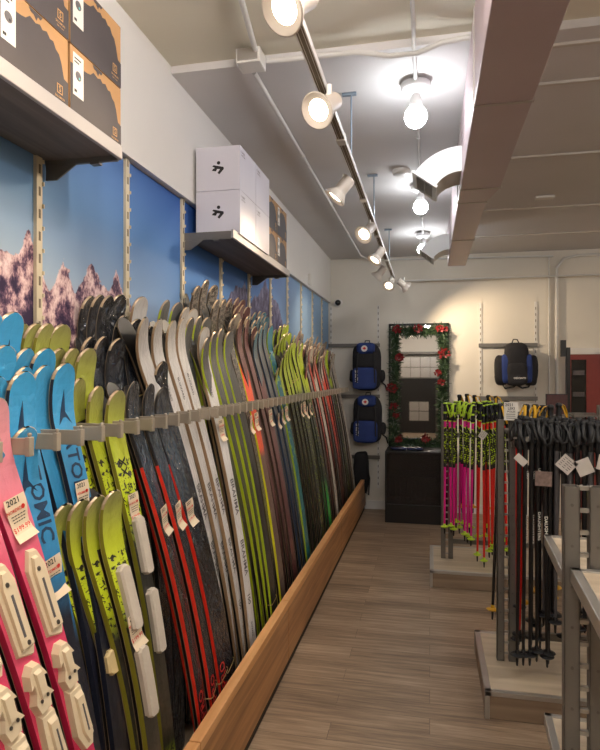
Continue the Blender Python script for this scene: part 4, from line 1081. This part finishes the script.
def pole_proto(kind, L):
    key = (kind, L)
    if key in PC: return dup(PC[key])
    t = bpy.data.objects.new('ski_pole', None); C.objects.link(t)
    race = kind in ('pink', 'red'); r = .0105 if race else .0108
    gm = [M_grip, M_lime] if race else ([M_grip, M_ylw] if kind == 'yellow' else [M_grip, M_greys])
    prof = [(.0, .020), (.014, .018), (.019, .010), (.018, .0), (.013, -.012), (.015, -.025), (.0135, -.04), (.016, -.05), (.0135, -.065), (.0165, -.078), (.013, -.095), (.017, -.115), (.010, -.125), (.009, -.13)][::-1]
    mb = MB().lathe(prof, 12); 
    for k in range(len(mb.m)): pass
    if race:
        for k, f in enumerate(mb.f):
            z = sum(mb.v[i][2] for i in f)/len(f)
            if z > .006 or -.06 < z < -.045 or z < -.112: mb.m[k] = 1
    mb.build('grip', gm, t, smooth=True)
    sm_ = M_lime if race else (M_ylw if kind == 'yellow' else M_blkp)
    mb = MB(); pts = [(0, -.008, .014), (.014, -.030, .004), (.026, -.046, -.03), (.018, -.050, -.075), (-.004, -.042, -.088), (-.020, -.032, -.05), (-.012, -.015, -.004)]
    mb.tube(pts, .0085, 6, closed=True, flat=.45); mb.build('strap', M_grip if (race and kind == 'red') else sm_, t, smooth=True)
    if race:
        body = {'pink': M_pinkp, 'red': M_redp}[kind]
        zz = [-.12, -.17, -.175, -.44, -.475, -L+.06, -L+.045]; mats = [0, 3, 1, 2, 0, 3]
        MB().tube([(0, 0, z) for z in zz], [r, r, r, r, r, r*.75, r*.6], 10, mats).build('shaft', [body, M_dots, M_blkp, M_lime], t, smooth=True)
    else:
        body = M_greys if kind == 'grey' else (M_redp if kind == 'redplain' else M_blks)
        MB().tube([(0, 0, -.12), (0, 0, -.5), (0, 0, -.505), (0, 0, -L+.05)], [r*1.05, r, r*.9, r*.7], 10).build('shaft', body, t, smooth=True)
        if kind in ('lettered',):
            mb = MB(); mb.text('DAUGHTERS', .024, lambda a, b, h: (b*.9, -.0118, -.50-a)); mb.build('lettering', M_whitep, t)
            mb = MB(); mb.text('LEKI', .02, lambda a, b, h: (b, -.0122, -.24-a)); mb.build('logo', M_whitep, t)
    bm = M_lime if race else (M_ylw if kind == 'yellow' else M_blkp); br = .030 if race else .034
    zb = -L+.045
    MB().lathe([(.006, zb-.012), (.010, zb-.010), (br*.8, zb-.006), (br, zb), (br*.85, zb+.005), (.011, zb+.008), (.009, zb+.022), (.006, zb+.026)], 16).build('basket', bm, t, smooth=True)
    MB().lathe([(.002, zb-.055), (.005, zb-.05), (.0065, zb-.02), (.0065, zb+.0)], 10).build('tip', M_blkp, t, smooth=True)
    PC[key] = t; return t
PL = {'pink': 'magenta ski pole with lime grip and basket', 'red': 'red ski pole with lime grip and basket', 'black': 'black ski pole with round black basket', 'lettered': 'black ski pole with white lettering on shaft',
      'yellow': 'black ski pole with yellow strap and basket', 'grey': 'dark grey ski pole', 'redplain': 'plain red ski pole'}
pn = {}
def pole(kind, x, y, z, L, rack, where, lean=(0, 0), rz=0.0):
    t = pole_proto(kind, L); t.location = (x, y, z+R.uniform(-.014, .010)); rz = rz*4 if rack == 'middle rack' else rz*3; t.rotation_euler = (lean[0], lean[1], rz)
    k = (kind, where); n = pn.get(k, 0); pn[k] = n+1
    t['label'] = '%s, %s, %s, %s from left' % (PL[kind], rack, where, ORD[n])
    t['category'] = 'ski pole'; t['group'] = 'ski poles hanging on the '+rack
R = random.Random(5)
def ln(s=.02): return (R.uniform(-s, s), R.uniform(-s, s))
# far rack: magenta then red
for i, (x, L) in enumerate(((.118, .98), (.150, .97), (.185, .99), (.262, 1.03), (.292, 1.04), (.322, 1.05))): pole('pink', x, 4.75+R.uniform(-.01, .01), 1.365, L, 'far rack', 'front line', ln(.012), R.uniform(-.5, .5))
for i, (x, L) in enumerate(((.20, .98), (.235, .98), (.275, 1.0))): pole('pink', x, 4.87, 1.37, L, 'far rack', 'second line', (0, -.03), R.uniform(-.5, .5))
for i, (x, L) in enumerate(((.375, 1.18), (.40, 1.20), (.425, 1.14), (.455, 1.12), (.485, 1.10), (.515, 1.10), (.545, 1.12), (.60, 1.1))): pole('red', x, 4.75+R.uniform(-.01, .01), 1.365, L, 'far rack', 'front line', ln(.02), R.uniform(-.5, .5))
for i, x in enumerate((.37, .41, .46, .50, .56, .62)): pole('red', x, 4.87, 1.37, 1.08, 'far rack', 'second line', ln(.03), R.uniform(-.5, .5))
for i, x in enumerate((.15, .25, .35, .45, .58)): pole('red' if i > 2 else 'pink', x, 5.07, 1.365, 1.05, 'far rack', 'rear line', ln(.02), R.uniform(-.5, .5))
# yellow strapped poles on the rear side of the middle rack
for i, (x, y, L, a) in enumerate(((.385, 3.50, 1.10, .115), (.42, 3.52, 1.08, .115), (.50, 3.36, 1.05, .03), (.56, 3.455, 1.0, 0), (.62, 3.36, 1.0, .01), (.68, 3.45, .98, 0), (.60, 3.47, 1.02, -.02))): pole('yellow', x, y, 1.43, L+.04, 'middle rack', 'rear side', (R.uniform(-.01, .02), a), R.uniform(2.4, 3.6))
for x in (.24, .30, .36, .47, .53): pole('yellow', x, 5.13, 1.425, .95, 'far rack', 'rear side', ln(.03), R.uniform(-1, 1))
# black poles front side of the middle rack
xs1 = [.425, .452, .480, .508, .537, .565, .594, .622, .65, .68, .71, .74, .77, .80, .83, .86, .90]
for i, x in enumerate(xs1): pole('lettered' if i in (1, 2, 3, 4) else ('grey' if i in (6, 8, 11) else 'black'), x, 3.055+R.uniform(-.008, .008), 1.365, 1.15 if i < 6 else 1.02+R.uniform(-.05, .05), 'middle rack', 'aisle side', ((R.uniform(-.015, .015)), (.02-.008*i) if i < 5 else R.uniform(-.02, .02)), R.uniform(-.4, .4))
for i, x in enumerate((.43, .466, .50, .53, .56, .59, .62, .65, .68, .71, .74, .77, .80, .83, .87)): pole('redplain' if i in (0, 1) else ('grey' if i % 3 == 1 else 'black'), x, 3.155, 1.37, 1.12 if i < 4 else 1.0, 'middle rack', 'second line', ln(.03), R.uniform(-.4, .4))

for i, x in enumerate((.45, .50, .55, .60, .66, .72, .78, .85)): pole('black', x, 3.205, 1.37, 1.0+.04*(i%3), 'middle rack', 'inner line', ln(.03), R.uniform(-2, 2))
# price cards hung on the middle rack poles
M_card = mat('hang_card', rgb(206, 198, 190), .6)
M_cardp = mat('card_print', rgb(130, 100, 96), .6)
def card(x, y, z, rot, label, m=M_card, w=.075, h=.07, rich=True):
    t = thing('hang_card', label, 'price card', (x, y, z), 0, 'paper cards hung on the ski poles')
    Mx = Matrix.Rotation(rot, 4, 'Y')
    MB().box((-w/2, -.0008, -h/2), (w/2, .0008, h/2), 0, Mx).build('card', m, t)
    mb = MB()
    if rich:
        for k in range(5):
            x0 = -w*.38
            for q in range(3): mb.box((x0+q*w*.27, -.0016, h*(.30-k*.15)), (x0+q*w*.27+w*R.uniform(.12, .23), -.0009, h*(.30-k*.15)+.003), 0, Mx)
        mb.build('print', M_inkg, t)
card(.628, 3.02, 1.180, .72, 'white square price card turned on its corner over black poles')
card(.705, 3.02, 1.170, 1.15, 'white price card at the right, tilted beside the square one', rich=False)
card(.425, 3.02, 1.195, .75, 'small blank white tag left, next to post', w=.06, h=.035, rich=False)
card(.525, 3.01, 1.11, 0.03, 'brown printed card hung low between the black poles', mat('brown_card', rgb(124, 104, 96), .6, var=.3, scale=60), rich=False)
card(.19+.2, 4.70, 1.15, .6, 'small red and white card hung beside the red poles', w=.05, h=.06)
card(.80, 3.02, 1.19, .2, 'white price card cut by the photo right edge', rich=False)
# upright price sign on the post
t = thing('price_sign', 'white upright price sign on top of the middle rack post', 'sign', (.40, 3.20, 1.37))
MB().box((-.031, -.0015, 0), (.035, .0015, .092)).build('card', M_whitep, t)
mb = MB()
mb.text('2021', .020, lambda a, b, h: (a-.006, -.0022, .078+b)); mb.text('LEKI', .018, lambda a, b, h: (a+.004, -.0022, .060+b)); mb.text('POLES', .014, lambda a, b, h: (a+.004, -.0022, .044+b))
for k in range(3): mb.box((-.02, -.0024, .030-.010*k), (.024, -.0018, .033-.010*k))
mb.build('writing', M_ink, t)
# grey bracket on the post
MB().box((.02, -.05, 1.235), (.085, -.020, 1.275)).build('bracket', M_steel, g2, bevel=.002)

# ---------------------------------------------------------------- rear of the shop, seen in the mirror
ru = thing('drawer_unit', 'grey drawer cabinet on the rear wall seen in the mirror', 'cabinet', (-.25, YN+.25, 0))
MB().box((-.55, -.24, 1.50), (.55, .24, 2.12)).build('cabinet_body', M_steel, ru)
mb = MB()
for i in range(4):
    for k in range(2): MB().box((-.53+i*.265, .24, 1.53+k*.29), (-.275+i*.265, .255, 1.80+k*.29)).build('drawer', M_alu, ru, bevel=.004)
MB().box((-.6, -.24, 2.18), (.6, .24, 2.24)).build('top_shelf', M_steel, ru)
MB().box((-.6, -.24, 0), (.6, .20, 1.5)).build('lower_cabinet', M_cab, ru)
for i in range(2):
    for k in range(2): MB().box((-.30+i*.265, .20, .34+k*.27), (-.045+i*.265, .225, .59+k*.27)).build('drawer', M_alu, ru, bevel=.004)

# ---------------------------------------------------------------- light, camera
w = bpy.data.worlds.new('World'); bpy.context.scene.world = w; w.use_nodes = True
w.node_tree.nodes['Background'].inputs[0].default_value = (.5, .5, .5, 1); w.node_tree.nodes['Background'].inputs[1].default_value = .1
cam = bpy.data.cameras.new('Camera'); co = bpy.data.objects.new('Camera', cam); C.objects.link(co)
cam.sensor_fit = 'HORIZONTAL'; cam.sensor_width = 36; cam.lens = 36; cam.clip_start = .02
co.location = (0, 0, H); co.rotation_euler = (PI/2, 0, math.radians(12.2))
sc = bpy.context.scene; sc.camera = co
sc.view_settings.view_transform = 'Standard'; sc.view_settings.look = 'None'; sc.view_settings.exposure = 0.0; sc.view_settings.gamma = 1
sc.view_settings.use_curve_mapping = False
